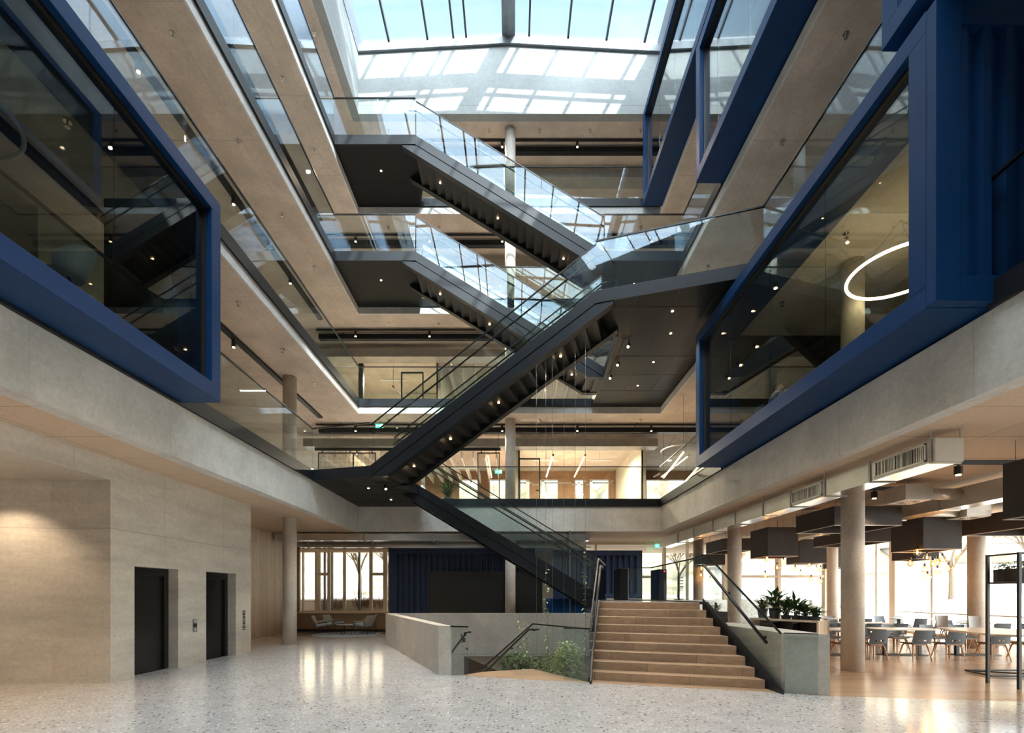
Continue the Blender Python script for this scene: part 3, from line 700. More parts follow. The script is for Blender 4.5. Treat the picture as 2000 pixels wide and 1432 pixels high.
F1, F2, F3, F4 = [LV[i]+FH for i in range(1, 5)]
staircase('uppermost black flight, from the fourth gallery down to the third', (-3.24, 16.0), F4, (3.02, 16.0), F3, (0, 1.45), 22, (.13, .45, .78))
staircase('black flight crossing behind the long diagonal one, third gallery down to second', (-3.24, 16.0), F3, (3.02, 16.0), F2, (0, 1.45), 22, (.13, .40, .62, .84))
staircase('long black diagonal flight nearest the viewer, second gallery down to first', (2.04, 11.96), F2, (-4.10, 13.80), F1, tuple(W*1.45), 22, (.16, .42, .66, .86))
staircase('lowest black flight, coming down behind the concrete parapet', (-3.20, 16.15), F1, (3.12, 16.15), 1.44, (0, 1.45), 22, ())

# small spotlights on tracks fixed under the landings
def spotlight(label, base, aim, group='small black spotlights under the stair landings', on=True, s=1.0):
    o = thing('spotlight', label, 'spotlight', group, base); base = Vector(base); dv = (Vector(aim)-base).normalized()
    c = base+Vector((0, 0, -.14)); R_ = dv.to_track_quat('Z', 'Y').to_matrix().to_4x4()
    q = MB(); q.tube([(0, 0, 0), (0, 0, -.12)], .012, 6); q.build('stem', M['black'], o)
    q = MB(); q.lathe((0, 0, -.14), [(.042*s, -.10*s), (.045*s, -.09*s), (.045*s, .08*s), (.040*s, .085*s)], 16, R_); q.build('housing', M['black'], o)
    q = MB(); q.lathe((0, 0, -.14), [(.034*s, .084*s), (.034*s, .090*s)], 16, R_); q.build('lens', M['lamp'] if on else M['chrome'], o)
    lp = c-base+dv*.12; l_ = spot(o, tuple(lp), 150, 70); l_.rotation_euler = dv.to_track_quat('-Z', 'Y').to_euler()
    return o
zs = LV[2]
for (x, y, lb) in ((3.28, 13.75, 'black spotlight under the broad landing, nearest the viewer'), (3.22, 14.85, 'black spotlight under the broad landing, middle of three'), (3.17, 15.75, 'black spotlight under the broad landing, farthest of three')):
    spotlight(lb, (x, y, zs), (x-.5, y-1, zs-1))
tag(MB().box(3.14, 13.6, zs-.02, 3.17, 16, zs-.002).build('light_track', M['black']), 'thin black light track under the broad landing', 'light track')
tag(MB().box(-4.15, 14.55, LV[1]-.025, -3.6, 14.60, LV[1]-.002).build('light_track', M['black']), 'short black light track under the landing of the first gallery', 'light track')
for (x, y, lb) in ((-3.86, 14.58, 'black spotlight under the first landing, above the parapet wall'), (-3.32, 16.35, 'black spotlight at the head of the lowest flight'), (-3.05, 16.8, 'black spotlight beneath the head of the lowest flight')):
    spotlight(lb, (x, y, LV[1] if x < -3.4 else LV[1]-.02), (x+.6, y-1, LV[1]-1.4))

# ================================================================== BLUE BOXES
def blue_box(label, side, y0, y1, z0, z1, joints, endpanel=False):
    """side -1 lift side, +1 dining side; box pushes .735 m out of the gallery edge"""
    o = thing('blue_steel_box', label, 'meeting box', 'navy steel window boxes'); Xe = XL if side < 0 else XR; Xo = Xe-side*.735; fw = .25; s = side
    def bx(q, xa, ya, za, xb, yb, zb): q.box(min(xa, xb), ya, za, max(xa, xb), yb, zb)
    q = MB()   # front frame
    bx(q, Xo, y0, z0, Xo+s*.30, y1, z0+fw+.02); bx(q, Xo, y0, z1-fw, Xo+s*.30, y1, z1)
    bx(q, Xo, y1-fw, z0+fw, Xo+s*.30, y1, z1-fw); bx(q, Xo, y0, z0+fw, Xo+s*.30, y0+fw, z1-fw); q.build('frame', M['blue'], o, bevel=.006)
    q = MB(); bx(q, Xo+s*.29, y0, z0, Xe+s*.3, y1, z0+.16); q.build('base_panel', M['blue'], o)
    q = MB(); bx(q, Xo+s*.29, y0, z1-.16, Xe+s*.3, y1, z1); q.build('roof_panel', M['blue'], o)
    q = MB(); bx(q, Xo+s*.29, y1-.10, z0+.16, Xe+s*.4, y1, z1-.16); q.build('end_panel', M['blue'], o)
    q = MB(); t_ = .05   # black seal round the glass
    a, b_, c, d_ = y0+fw, y1-fw, z0+fw+.02, z1-fw
    bx(q, Xo+s*.10, a, c, Xo+s*.2, b_, c+t_); bx(q, Xo+s*.10, a, d_-t_, Xo+s*.2, b_, d_); bx(q, Xo+s*.10, b_-t_, c, Xo+s*.2, b_, d_); bx(q, Xo+s*.10, a, c, Xo+s*.2, a+t_, d_); q.build('glazing_seal', M['black'], o)
    js = [a]+[j for j in joints if a+.1 < j < b_-.1]+[b_]
    for ja, jb in zip(js[:-1], js[1:]):
        q = MB(); bx(q, Xo+s*.14, ja+.006, c, Xo+s*.16, jb-.006, d_); q.build('glass_pane', M['g_box'], o)
    return o, Xo
def jl(a, b_, st): 
    r = []; x = a
    while x < b_: r.append(x); x += st
    return r
zA, zB = 5.02, 8.545
bl, Xb = blue_box('navy steel box window projecting over the lifts on the first gallery', -1, -6, 8.63, zA, zB, [3.38, 4.94, 6.5, 8.05])
blue_box('long lower navy box window on the dining side, with the seated person', 1, 5.78, 13.05, zA, zB+.03, [6.2, 7.87, 9.56, 11.3])
blue_box('navy box window over the ribbed panel, cut by the top of the picture', 1, -5, 6.47, zA+H, 12.38, jl(-4, 6, 1.6))
blue_box('navy box window of the third gallery on the dining side', 1, -5, 13.05, 12.70, 16.33, jl(-4, 13, 1.6))
blue_box('uppermost navy box window, reaching the back wall', 1, -5, 18.4, 16.38, 19.85, jl(-4, 18, 1.6))
# the ribbed end wall of the lower box
def ribbed(name, label, x0, x1, y, z0, z1, pitch, depth, m='blue', cat='wall panel', edge=.3, frame=True):
    o = thing(name, label, cat)
    pts = []; x = x0+edge
    while x+pitch <= x1-edge*.3:
        a = pitch*.36; s_ = pitch*.10
        pts += [(x, 0), (x+a, 0), (x+a+s_, 1), (x+pitch-s_, 1)]; x += pitch
    pts.append((x, 0))
    q = MB(); poly = [(px_, y+depth*k) for px_, k in pts]; poly = poly+[(poly[-1][0], y+depth+.04), (poly[0][0], y+depth+.04)]
    q.prism(poly, z0+edge, z1-edge); q.build('ribbed_sheet', M[m], o)
    q = MB(); q.box(x0, y-.015, z0, x0+edge, y+.12, z1); q.box(x0+edge, y-.015, z1-edge, x1, y+.12, z1); q.box(x0+edge, y-.015, z0, x1, y+.12, z0+edge)
    if x < x1-.02: q.box(x, y-.015, z0+edge, x1, y+.12, z1-edge)
    q.build('frame', M[m], o, bevel=.005)
    return o
ribbed('ribbed_blue_panel', 'navy ribbed steel end wall closing the lower box towards the viewer', 4.935, 8.4, 5.66, 5.03, 8.56, .27, .09)
rm = MB()
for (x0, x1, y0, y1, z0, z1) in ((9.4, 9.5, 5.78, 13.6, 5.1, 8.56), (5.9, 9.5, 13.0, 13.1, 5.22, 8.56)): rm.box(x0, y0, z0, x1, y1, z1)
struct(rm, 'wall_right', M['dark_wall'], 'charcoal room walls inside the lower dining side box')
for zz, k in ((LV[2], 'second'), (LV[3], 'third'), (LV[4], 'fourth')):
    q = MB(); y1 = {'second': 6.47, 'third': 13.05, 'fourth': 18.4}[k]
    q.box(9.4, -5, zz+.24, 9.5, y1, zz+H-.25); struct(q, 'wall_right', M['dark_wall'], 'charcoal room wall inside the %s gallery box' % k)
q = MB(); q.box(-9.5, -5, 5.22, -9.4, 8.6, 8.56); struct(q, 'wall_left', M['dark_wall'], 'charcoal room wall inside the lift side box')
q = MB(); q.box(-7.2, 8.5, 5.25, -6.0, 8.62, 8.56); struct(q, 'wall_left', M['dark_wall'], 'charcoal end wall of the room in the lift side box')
# ring lamps
def ring_lamp(label, c, R, lit, top):
    o = thing('ring_lamp', label, 'ring lamp', 'large ring lamps', c)
    MB().ring((0, 0, 0), R, .028, 72, 10).build('ring', M['ring'] if lit else M['ringoff'], o, smooth=True)
    for k in range(3):
        a = 2*pi*k/3+.4; q = MB(); q.tube([(R*cos(a), R*sin(a), 0), (0, 0, top-c[2])], .003, 4); q.build('wire', M['black'], o)
    if lit:
        d = bpy.data.lights.new('ring_glow', 'POINT'); d.energy = 3; d.color = (1, .75, .45); d.shadow_soft_size = .6; l_ = bpy.data.objects.new('ring_glow', d); C.objects.link(l_); l_.parent = o; l_.location = (0, 0, -.1)
    return o
ring_lamp('glowing ring lamp hanging in the lower dining side box', (7.2, 8.98, 7.6), .84, True, 8.55)
ring_lamp('unlit white ring lamp hanging in the lift side box', (-7.42, 6.15, 7.9), .84, False, 8.55)
ring_lamp('unlit white ring lamp in the room at the far corner of the first gallery', (7.0, 20.0, 7.55), .85, False, 8.55)

# ================================================================== GALLERY FITTINGS
def cyl_spot(label, x, y, zc, lit=True, energy=130, group='black cylinder spotlights', r=.055, h=.20):
    o = thing('ceiling_spotlight', label, 'spotlight', group, (x, y, zc))
    q = MB(); q.lathe((0, 0, 0), [(r, -h-.03), (r, -.03)], 18); q.build('housing', M['black'], o)
    q = MB(); q.box(-.012, -.012, -.03, .012, .012, 0); q.build('bracket', M['black'], o)
    q = MB(); q.lathe((0, 0, 0), [(r*.62, -h-.045), (r*.62, -h-.028)], 18); q.build('lens', M['lamp'] if lit else M['chrome'], o)
    if lit: spot(o, (0, 0, -h-.08), energy, 120)
    return o
for i in range(1, 5):
    zc = LV[i+1]-.25; nm = ORD[i]
    q = MB(); q.box(-8.0, 19.58, zc-.10, 9.0, 19.64, zc-.04); [q.box(x_, 19.60, zc-.04, x_+.02, 19.62, zc) for x_ in (-7, -4, -1, 2, 5, 8)]; tag(q.build('light_track', M['black']), 'black light track across the ceiling of the back %s gallery' % nm, 'light track', 'black ceiling light tracks')
    q = MB(); q.box(-8.0, 19.85, zc-.30, 9.0, 20.05, zc-.10); [q.box(x_, 19.94, zc-.10, x_+.02, 19.96, zc) for x_ in (-7, -4, -1, 2, 5, 8)]; tag(q.build('cable_tray', M['steel']), 'dark cable tray beside the track of the back %s gallery' % nm, 'cable tray', 'dark cable trays')
    for x, w_ in ((-6.4, 'farthest toward the lifts'), (-3.4, 'second from the lift side'), (-.45, 'near the round column'), (2.6, 'second from the dining side'), (5.6, 'toward the dining side')):
        if abs(x+.12) < .3: x = -.55
        cyl_spot('black cylinder spotlight, back of the %s gallery, %s' % (nm, w_), x, 19.61, zc-.10)
    xt = -7.52
    q = MB(); q.box(xt-.10, -2, zc-.08, xt+.06, 18.9, zc-.002); tag(q.build('light_track', M['black']), 'black light track along the lift side ceiling of the %s gallery' % nm, 'light track', 'black ceiling light tracks')
    for y, w_ in ((6.4, 'fourth from the back'), (9.7, 'third from the back'), (13.0, 'second from the back'), (16.3, 'nearest the back')):
        cyl_spot('black cylinder spotlight on the lift side of the %s gallery, %s' % (nm, w_), xt, y, zc-.08, not (i == 1 and y < 9), 60)
    # air duct behind
    q = MB(); q.box(-9, 20.7, zc-.62, 6.2, 21.3, zc-.28); [q.box(x_, 20.98, zc-.29, x_+.02, 21.0, zc-.001) for x_ in (-8, -5, -2, 1, 4)]; tag(q.build('air_duct', M['galv_dull'], bevel=.004), 'rectangular air duct under the back ceiling of the %s gallery' % nm, 'air duct', 'rectangular gallery ducts')
# sprinklers
spk = None; NTH = ['first', 'second', 'third', 'fourth', 'fifth', 'sixth']
def sprinkler(x, y, zc, lb):
    global spk
    if spk is None:
        o = thing('sprinkler', lb, 'sprinkler', 'ceiling sprinklers'); q = MB(); q.cyl(0, 0, .055, -.02, 0, 14); q.build('cover_plate', M['chrome'], o)
        q = MB(); q.cyl(0, 0, .014, -.09, -.02, 8); q.cyl(0, 0, .035, -.10, -.09, 10); q.build('head', M['chrome'], o); spk = o
    else: o = dup(spk); o['label'] = lb
    o.location = (x, y, zc)
for i in range(2, 6):
    zc = LV[i]-.25; where = 'third' if i == 3 else ORD.get(i-1, 'fourth'); where = ORD[i-1]
    for k, y in enumerate((4.9, 7.1, 9.3, 11.5, 13.7, 15.9)): sprinkler(-6.55, y, zc, '%s steel sprinkler from the back, %s gallery soffit, lift side' % (NTH[5-k], where))
    for k, y in enumerate((7.1, 9.3, 11.5, 13.7, 15.9)): sprinkler(6.4, y, zc, '%s steel sprinkler from the back, %s gallery soffit, dining side' % (NTH[4-k], where))
    for k, x in enumerate((-4.98, -2.97, -.96, 1.05, 3.06, 5.07)): sprinkler(x, 19.25 if abs(x+.12) > .5 else 19.25, zc, '%s steel sprinkler from the lift side, back soffit of the %s gallery' % (NTH[k], where))

# exit signs
def exit_sign(label, c, w_=.34, h=.17, ceil=4.05):
    o = thing('exit_sign', label, 'exit sign', 'green exit signs', c)
    MB().box(-w_/2, -.015, -h/2, w_/2, .015, h/2).build('panel', M['exit'], o)
    q = MB()     # running figure, doorway and arrow
    def b2(x0, z0, x1, z1): q.box(x0*w_, -.019, z0*h, x1*w_, -.0151, z1*h)
    q.lathe((.12*w_, -.017, .25*h), [(.0001, -.02), (.016, 0), (.0001, .02)], 10)
    q.ext([(.03*w_, -.019, .10*h), (.12*w_, -.019, .18*h), (.17*w_, -.019, -.02*h), (.09*w_, -.019, -.1*h)], (0, .004, 0))
    q.ext([(.09*w_, -.019, -.08*h), (.13*w_, -.019, -.08*h), (.05*w_, -.019, -.36*h), (.01*w_, -.019, -.33*h)], (0, .004, 0))
    q.ext([(.12*w_, -.019, -.05*h), (.16*w_, -.019, -.08*h), (.24*w_, -.019, -.30*h), (.19*w_, -.019, -.34*h)], (0, .004, 0))
    b2(.27, -.38, .40, .38)
    b2(-.32, -.05, -.12, .05); q.ext([(-.40*w_, -.019, 0), (-.28*w_, -.019, .22*h), (-.28*w_, -.019, -.22*h)], (0, .004, 0))
    q.build('pictogram', M['exitw'], o)
    MB().tube([(0, 0, h/2), (0, 0, ceil-c[2])], .006, 6).build('hanger', M['black'], o)
exit_sign('green exit sign hanging near the entrance glazing', (6.7, 22.2, 3.82), .38, .18)
exit_sign('green exit sign beside the round column of the first gallery', (-.62, 20.3, 6.75), .3, .15, 8.55)
exit_sign('green exit sign under the second gallery soffit', tuple(P(741, 832, 18.95)), .3, .15, 8.555)
exit_sign('green exit sign high in the fourth gallery on the lift side', tuple(P(256, 126, 16.3)), .4, .2, 20.09)

# rooms at the back
def glass_room(label, x0, x1, y0, y1, z0, z1, door, tubes, wallm='render', lit=True, openleft=False, windows=False):
    o = bpy.data.objects.new('wall_back', None); C.objects.link(o); tag(o, label+' walls', None, None, 'structure')
    q = MB(); q.box(x1, y0, z0, x1+.12, y1, z1+.5); q.box(x0-.12, y0, z0, x0, y1, z1+.5); q.box(x0-.12, y0, z1, x1+.12, y0+.12, z1+.42)
    if not windows: q.box(x0, y1-.1, z0, x1, y1, z1+.3)
    q.build('wall_panel', M[wallm], o)
    g = thing('glass_partition', label+' glass front in a black frame', 'glass partition', 'black framed glass fronts')
    t = .07; q = MB(); q.box(x0, y0+.02, z1-t, x1, y0+.1, z1); q.box(x0, y0+.02, z0, x0+t, y0+.1, z1); q.box(x1-t, y0+.02, z0, x1, y0+.1, z1); q.box(x0, y0+.02, z0, x1, y0+.1, z0+.05); q.build('frame', M['black'], g)
    da, db = door
    for a, b_ in ((x0+t, da), (da, db), (db, x1-t)):
        if b_-a > .1: MB().box(a+.004, y0+.05, z0+.05, b_-.004, y0+.07, z1-t).build('glass_pane', M['g_room'], g)
    q = MB(); zt = z0+2.45; q.box(da, y0+.01, z0, da+.05, y0+.09, zt); q.box(db-.05, y0+.01, z0, db, y0+.09, zt); q.box(da, y0+.01, zt-.05, db, y0+.09, zt)
    df = q.build('door_frame', M['black'], g); q = MB(); q.box(db-.20, y0-.03, z0+.98, db-.06, y0+.01, z0+1.04); q.build('handle', M['black'], df)
    for k, (xa, ya, xb, yb, za, on, lb) in enumerate(tubes):
        u = thing('tube_light', lb, 'tube light', 'slim tube lights')
        MB().tube([(xa, ya, za), (xb, yb, za)], .032, 10).build('tube', M['tube'] if on else M['ringoff'], u, smooth=True)
        MB().tube([(xa, ya, za), (xa, ya, z1+.34)], .006, 5).tube([(xb, yb, za), (xb, yb, z1+.34)], .006, 5).build('suspension', M['black'], u)
        MB().tube([(xa-(xb-xa)*.03, ya-(yb-ya)*.03, za), (xa+(xb-xa)*.02, ya+(yb-ya)*.02, za)], .040, 10).build('cap', M['black'], u)
    return o
zf = LV[1]+.24
glass_room('large meeting room of the first gallery', .22, 5.78, 21.5, FAR, zf, 8.20, (.25, 1.20), [
    (1.81, 22.0, 1.78, 26.0, 7.92, True, 'glowing tube light in the large meeting room, nearer the door'),
    (3.27, 22.0, 3.29, 26.0, 7.92, True, 'glowing tube light in the large meeting room, toward the plastered wall')], windows=True)
glass_room('meeting room of the second gallery', -8.2, -3.35, 21.5, 26.0, LV[2]+.24, 12.03, (-5.0, -4.0), [(-5.6, 22.6, -5.1, 25.4, 11.3, False, 'unlit tube light in the second gallery meeting room')])
q = MB(); q.box(-6.95, 21.7, 9.05, -6.75, 21.9, 12.0); tag(q.build('post', M['black']), 'black square post inside the second gallery meeting room', 'post')
def hang_tube(o, a, b_, r_, ceil=8.55):
    zz = (a.z+b_.z)/2; a = Vector((a.x, a.y, zz)); b_ = Vector((b_.x, b_.y, zz))
    MB().tube([a, b_], r_, 10).build('tube', M['tube'], o, smooth=True)
    MB().tube([a, (a.x, a.y, ceil)], .006, 5).tube([b_, (b_.x, b_.y, ceil)], .006, 5).build('suspension', M['black'], o)
o = thing('tube_light', 'glowing tube light behind the perforated screen of the first gallery', 'tube light', 'slim tube lights')
hang_tube(o, Vector((-7.28, 22.5, 8.15)), Vector((-7.45, 24.7, 8.15)), .03)
o = thing('tube_light', 'glowing tube light left of the round column, first gallery', 'tube light', 'slim tube lights')
hang_tube(o, Vector((-1.15, 22.0, 7.9)), Vector((-1.17, 26.0, 7.9)), .03)
for (a, b_, lb) in (((1296, 928, 20.5), (1335, 890, 16.8), 'glowing tube light crossing under the corner ring lamp'), ((1340, 933, 19.0), (1370, 912, 16.5), 'glowing tube light beside the far end of the blue box')):
    o = thing('tube_light', lb, 'tube light', 'slim tube lights'); hang_tube(o, P(*a), P(*b_), .026)
# hanging baffles
WORDS = ['first','second','third','fourth','fifth','sixth','seventh','eighth','ninth','tenth','eleventh','twelfth','thirteenth','fourteenth','fifteenth','sixteenth','seventeenth','eighteenth']
def baffles(label, x0, x1, st, y0, y1, z0, z1, sk=0.0):
    x = x0; k = 0
    while x < x1:
        q = MB(); q.ext([(x, y0, z0), (x+.05, y0, z0), (x+.05, y0, z1), (x, y0, z1)], (sk, y1-y0, 0))
        tag(q.build('ceiling_baffle', M['baffle']), '%s white ceiling baffle from the lift side, %s' % (WORDS[k], label), 'ceiling baffle', 'white baffles '+label); x += st; k += 1
baffles('back of the first gallery', -8.6, -.4, .52, 21.8, 26.8, 7.75, 8.15)
baffles('back of the second gallery', -2.9, 3.2, .55, 21.8, 26.0, 11.6, 12.0)
baffles('back of the third gallery', -1.2, 4.2, .6, 21.8, 26.0, 15.4, 15.85)
def room_fill(x, y, z, e_, size=1.2):  # fill lamp added to lift the dim back rooms
    d = bpy.data.lights.new('room_fill_light', 'AREA'); d.energy = e_; d.shape = 'RECTANGLE'; d.size = size; d.size_y = .1; d.color = (1, .84, .64); l_ = bpy.data.objects.new('room_fill_light', d); C.objects.link(l_); l_.location = (x, y, z)
for x, y, z, e_ in ((1.6, 23.5, 8.1, 130), (4.2, 23.5, 8.1, 130), (-2.4, 23.5, 7.7, 110), (-6.0, 23.5, 7.7, 110), (-5.8, 23.3, 11.9, 110), (.8, 23.5, 11.5, 90), (1.5, 23.5, 15.3, 80)):
    o = thing('fill_light', 'warm fill light added in a back room, %s, %s' % ('lift side' if x < -4 else 'centre left' if x < 0 else 'centre right' if x < 2 else 'dining side', {8.1: 'meeting room', 7.7: 'first gallery', 11.9: 'second gallery room', 11.5: 'second gallery', 15.3: 'third gallery'}[z]), 'fill light')
    top = {8.1: 8.55, 7.7: 8.55, 11.9: 12.40, 11.5: 12.40, 15.3: 16.24}[z]
    MB().box(x-.62, y-.06, z+.01, x+.62, y+.06, z+.06).build('housing', M['white'], o); MB().tube([(x, y, z+.06), (x, y, top)], .006, 5).build('suspension', M['black'], o); room_fill(x, y, z, e_)
# perforated screens on a rail
q = MB(); q.box(-8.6, 20.9, 7.82, -.55, 20.98, 7.93); tag(q.build('screen_rail', M['black']), 'black rail carrying the perforated sliding screens', 'screen rail')
for x0, x1, lb in ((-8.45, -6.9, 'perforated black screen nearest the lift side column'), (-6.95, -5.95, 'perforated black screen with the tube light showing through'), (-1.55, -.58, 'perforated black screen beside the round column')):
    o = thing('sliding_screen', lb, 'sliding screen', 'perforated sliding screens')
    q = MB(); z0, z1 = 5.25, 7.74; y = 20.92; t = .04
    q.box(x0, y, z0, x0+t, y+.04, z1); q.box(x1-t, y, z0, x1, y+.04, z1); q.box(x0, y, z1-t, x1, y+.04, z1); q.box(x0, y, z0, x1, y+.04, z0+t); q.build('frame', M['black'], o)
    MB().box(x0+t, y+.015, z0+t, x1-t, y+.02, z1-t).build('perforated_sheet', M['mesh'], o)
    MB().box(x0+.15, y+.01, z1, x0+.19, y+.03, z1+.1).box(x1-.19, y+.01, z1, x1-.15, y+.03, z1+.1).build('hanger', M['black'], o)
# frieze of small squares on the meeting room walls
q = MB(); random.seed(3)
xx = .4
while xx < 5.6:
    zz = 7.75+random.choice([0, .1, .2, .1])-.0; q.box(xx, FAR-.012, zz, xx+.16, FAR-.002, zz+.09); xx += .17
tag(q.build('wall_frieze', M['grey_wall']), 'band of small staggered squares over the meeting room windows', 'wall frieze')

# ================================================================== STAIRWELL, STEPS AND PLATFORM
PZ = 1.42
# walls of the open well (they rise as parapets)
lw = MB(); d = Vector((-4.09+1.46, 15.6-9.64)).normalized(); nn = Vector((d.y, -d.x))
lw.prism([(-1.50, 9.62), (-4.12, 15.60), (-4.12, 16.05), (-3.86, 15.80), (-1.22, 9.55)], -3.2, .975)
struct(lw, 'wall_left', M['parapet'], 'concrete parapet wall running back from the stairs down')
lw = MB(); lw.box(-4.12, 15.80, -3.2, 3.02, 16.05, .975); struct(lw, 'wall_back', M['parapet'], 'long concrete parapet wall across the back of the stairwell')
lw = MB(); lw.prism([(1.45, 8.9), (2.05, 11.4), (2.75, 15.8), (3.02, 15.8), (3.02, 10.9), (1.75, 8.9)], -3.2, -.005); struct(lw, 'wall_right', M['parapet'], 'stairwell wall under the wooden steps')
lw = MB(); lw.prism([(-1.3, 9.5), (.42, 10.38), (1.40, 8.80), (1.3, 8.7), (.4, 10.1), (-1.2, 9.35)], -3.2, -.01); struct(lw, 'wall_front', M['parapet'], 'near wall of the stairwell below floor level')
lw = MB(); lw.box(-6.5, 8.5, -3.3, 4, 16.1, -3.1); struct(lw, 'floor', M['terrazzo'], 'floor at the bottom of the stairs down')
# steps down, parallel to the left parapet
dd = Vector((-.425, .905)); pn = Vector((.905, .425)); st0 = Vector((-1.02, 9.62))
o = thing('stairs_down', 'oak stairs leading down behind the parapet to the lower floor', 'stairs')
for k in range(15):
    a = st0+dd*(k*.29+.28); b_ = a+dd*.31; q = MB(); q.prism([tuple(a), tuple(a+pn*1.52), tuple(b_+pn*1.52), tuple(b_)], -.17*(k+1)-.2, -.17*(k+1)); q.build('tread', M['oak'], o)
# planting bed
bed = MB(); bed.prism([(.50, 10.5), (1.42, 9.05), (2.02, 11.4), (2.70, 15.75), (-1.6, 15.75)], -1.5, -.42); tag(bed.build('planter_bed', M['soil']), 'planting bed with soil beside the stairs down', 'planting bed')
# glass round the well
def glass_guard(label, segs, rail=True, base=None, cat='balustrade'):
    o = thing('glass_guard', label, cat, 'glass guards round the stairwell and steps')
    q = MB(); r = MB()
    for (p0, p1, z0a, z1a, z0b, z1b) in segs:
        panes_along(o, p0, p1, z0a, z1a, z0b, z1b, 2.6)
        r.strip(p0, p1, z1a-.03, z1a, .026, (z1b-.03, z1b)); q.strip(p0, p1, z0a-.04, z0a+.02, .05, (z0b-.04, z0b+.02))
    r.build('top_rail', M['rail'], o); q.build('base_channel', M['black'], o); return o
def pipe_rail(label_o, pts, br=(), r=.022):
    h = MB().tube(pts, r, 8).build('handrail', M['rail'], label_o, smooth=True)
    for c, dv in br:
        MB().tube([c, Vector(c)+Vector(dv)], .010, 6).tube([Vector(c)+Vector(dv)*.9, Vector(c)+Vector(dv)], .028, 10).build('bracket', M['rail'], h)
og = glass_guard('short glass guard at the end of the concrete parapet, with the WC sign', [((-1.24, 9.56), (-.88, 9.46), -.1, .98, -.1, .98)])
pipe_rail(og, [(-.84, 9.58, .85), (-.92, 9.62, .85), (-1.9, 11.6, -.35)], [((-.92, 9.60, .83), (-.03, -.09, 0))])
q = text_mb('WC', (-.935, 9.452, .66), (0, 0, 1), (-1, 0, 0), .085, .020, .004); q2 = text_mb('>', (-.935, 9.452, .56), (0, 0, -1), (1, 0, 0), .06, .016, .004)
q.v += []; k = len(q.v)
q.f += [tuple(i+k for i in f) for f in q2.f]; q.v += q2.v
tag(q.build('toilet_sign', M['ink']), 'small black WC lettering with an arrow on the glass guard', 'lettering')
og = glass_guard('glass guard round the planted bed, beside the wooden steps', [((.42, 10.38), (1.38, 8.86), -.3, .98, -.3, .98), ((1.0, 8.98), (1.42, 8.83), 0, .98, 0, .98)][:1]+[((.42, 10.38), (-.90, 13.2), -.45, .98, -1.6, -.45)])
MB().strip((.95, 9.02), (1.42, 8.85), 0, .98, .017).build('glass_pane', M['g_rail'], og)
MB().strip((.95, 9.02), (1.42, 8.85), .96, .985, .026).build('top_rail', M['rail'], og)
pipe_rail(og, [(.56, 10.32, .85), (.34, 10.36, .85), (-.98, 13.1, -.72)], [((.38, 10.34, .83), (.08, .03, 0)), ((-.10, 11.25, .34), (.08, .03, 0))])

# wooden sitting steps: nine risers turned to the axis of the long diagonal flight
LA, LB = Vector((1.45, 9.02)), Vector((2.02, 11.40)); RA, RB = Vector((4.24, 8.14)), Vector((4.06, 10.52)); n = 9; R_ = PZ/n
st = thing('wooden_steps', 'broad flight of nine oak steps up to the entrance platform', 'steps')
for k in range(n):
    u0, u1 = k/(n-1) if n > 1 else 0, (k+1)/(n-1)
    a, b_ = LA+(LB-LA)*u0, RA+(RB-RA)*u0
    c, d_ = (LA+(LB-LA)*min(u1, 1.0), RA+(RB-RA)*min(u1, 1.0)) if k < n-1 else (LB+(LB-LA)*.12, RB+(RB-RA)*.12)
    q = MB(); q.prism([tuple(a), tuple(b_), tuple(d_+(RB-RA)*.02), tuple(c+(LB-LA)*.02)], 0 if k == 0 else (k)*R_-.04, (k+1)*R_); q.build('step', M['oak'], st, bevel=.006)
q = MB(); q.prism([tuple(LA), tuple(RA), tuple(RB), tuple(LB)], 0, .02); 
# sloping skirts
for (a, b_, nm) in ((LA, LB, 'left'), (RA, RB, 'right')):
    s_ = -1 if nm == 'left' else 1; aa = a+Vector((.004*s_, -.42)); bb = b_
    q = MB(); q.strip((aa.x, aa.y), (bb.x, bb.y), -.02, .10, .05, (PZ-.30, PZ+.10), side=0 if nm == 'left' else 0)
    # dark cheek plate
    off = .055*s_
    q = MB(); q.ext([(aa.x+off, aa.y, 0), (bb.x+off, bb.y, 0), (bb.x+off, bb.y, PZ+.08), (aa.x+off, aa.y, .06)], (.03*s_, 0, 0)); q.build('cheek_plate', M['steel'], st)
plat = [(2.02, 11.40), (4.06, 10.50), (4.17, 14.6), (9.6, 16.9), (9.6, 22.8), (3.1, 22.8), (3.05, 11.7)]
q = MB(); q.prism([(2.02, 11.5), (4.06, 10.6), (4.17, 14.6), (8.9, 17.6), (8.9, 22.75), (3.15, 22.75), (2.75, 15.8)], .0, PZ-.006); struct(q, 'floor', M['terrazzo'], 'raised entrance platform behind the wooden steps')
# guards of the steps
og = glass_guard('glass guard with handrail on the planting side of the wooden steps', [((1.40, 8.86), (2.0, 11.35), .05, .99, PZ+.03, 2.45), ((2.0, 11.35), (2.62, 13.8), PZ, 2.45, PZ, 2.44)])
pipe_rail(og, [(1.50, 9.05, .92), (2.05, 11.35, 2.27), (2.2, 11.9, 2.27)], [((1.50, 9.08, .90), (-.08, 0, 0)), ((1.78, 10.25, 1.60), (-.08, 0, 0))], .026)
og = glass_guard('glass guard with dark handrail on the dining side of the wooden steps', [((4.36, 7.88), (4.10, 10.2), .03, .98, PZ-.02, 2.43), ((4.10, 10.2), (4.17, 14.6), PZ, 2.43, PZ, 2.42), ((4.17, 14.6), (3.5, 14.75), PZ, 2.42, PZ, 2.42)])
pipe_rail(og, [(4.27, 8.15, .78), (4.02, 10.2, 2.22), (4.0, 10.6, 2.22)], [((4.26, 8.30, .86), (.08, .02, 0)), ((4.13, 9.4, 1.62), (.08, .02, 0))], .028)
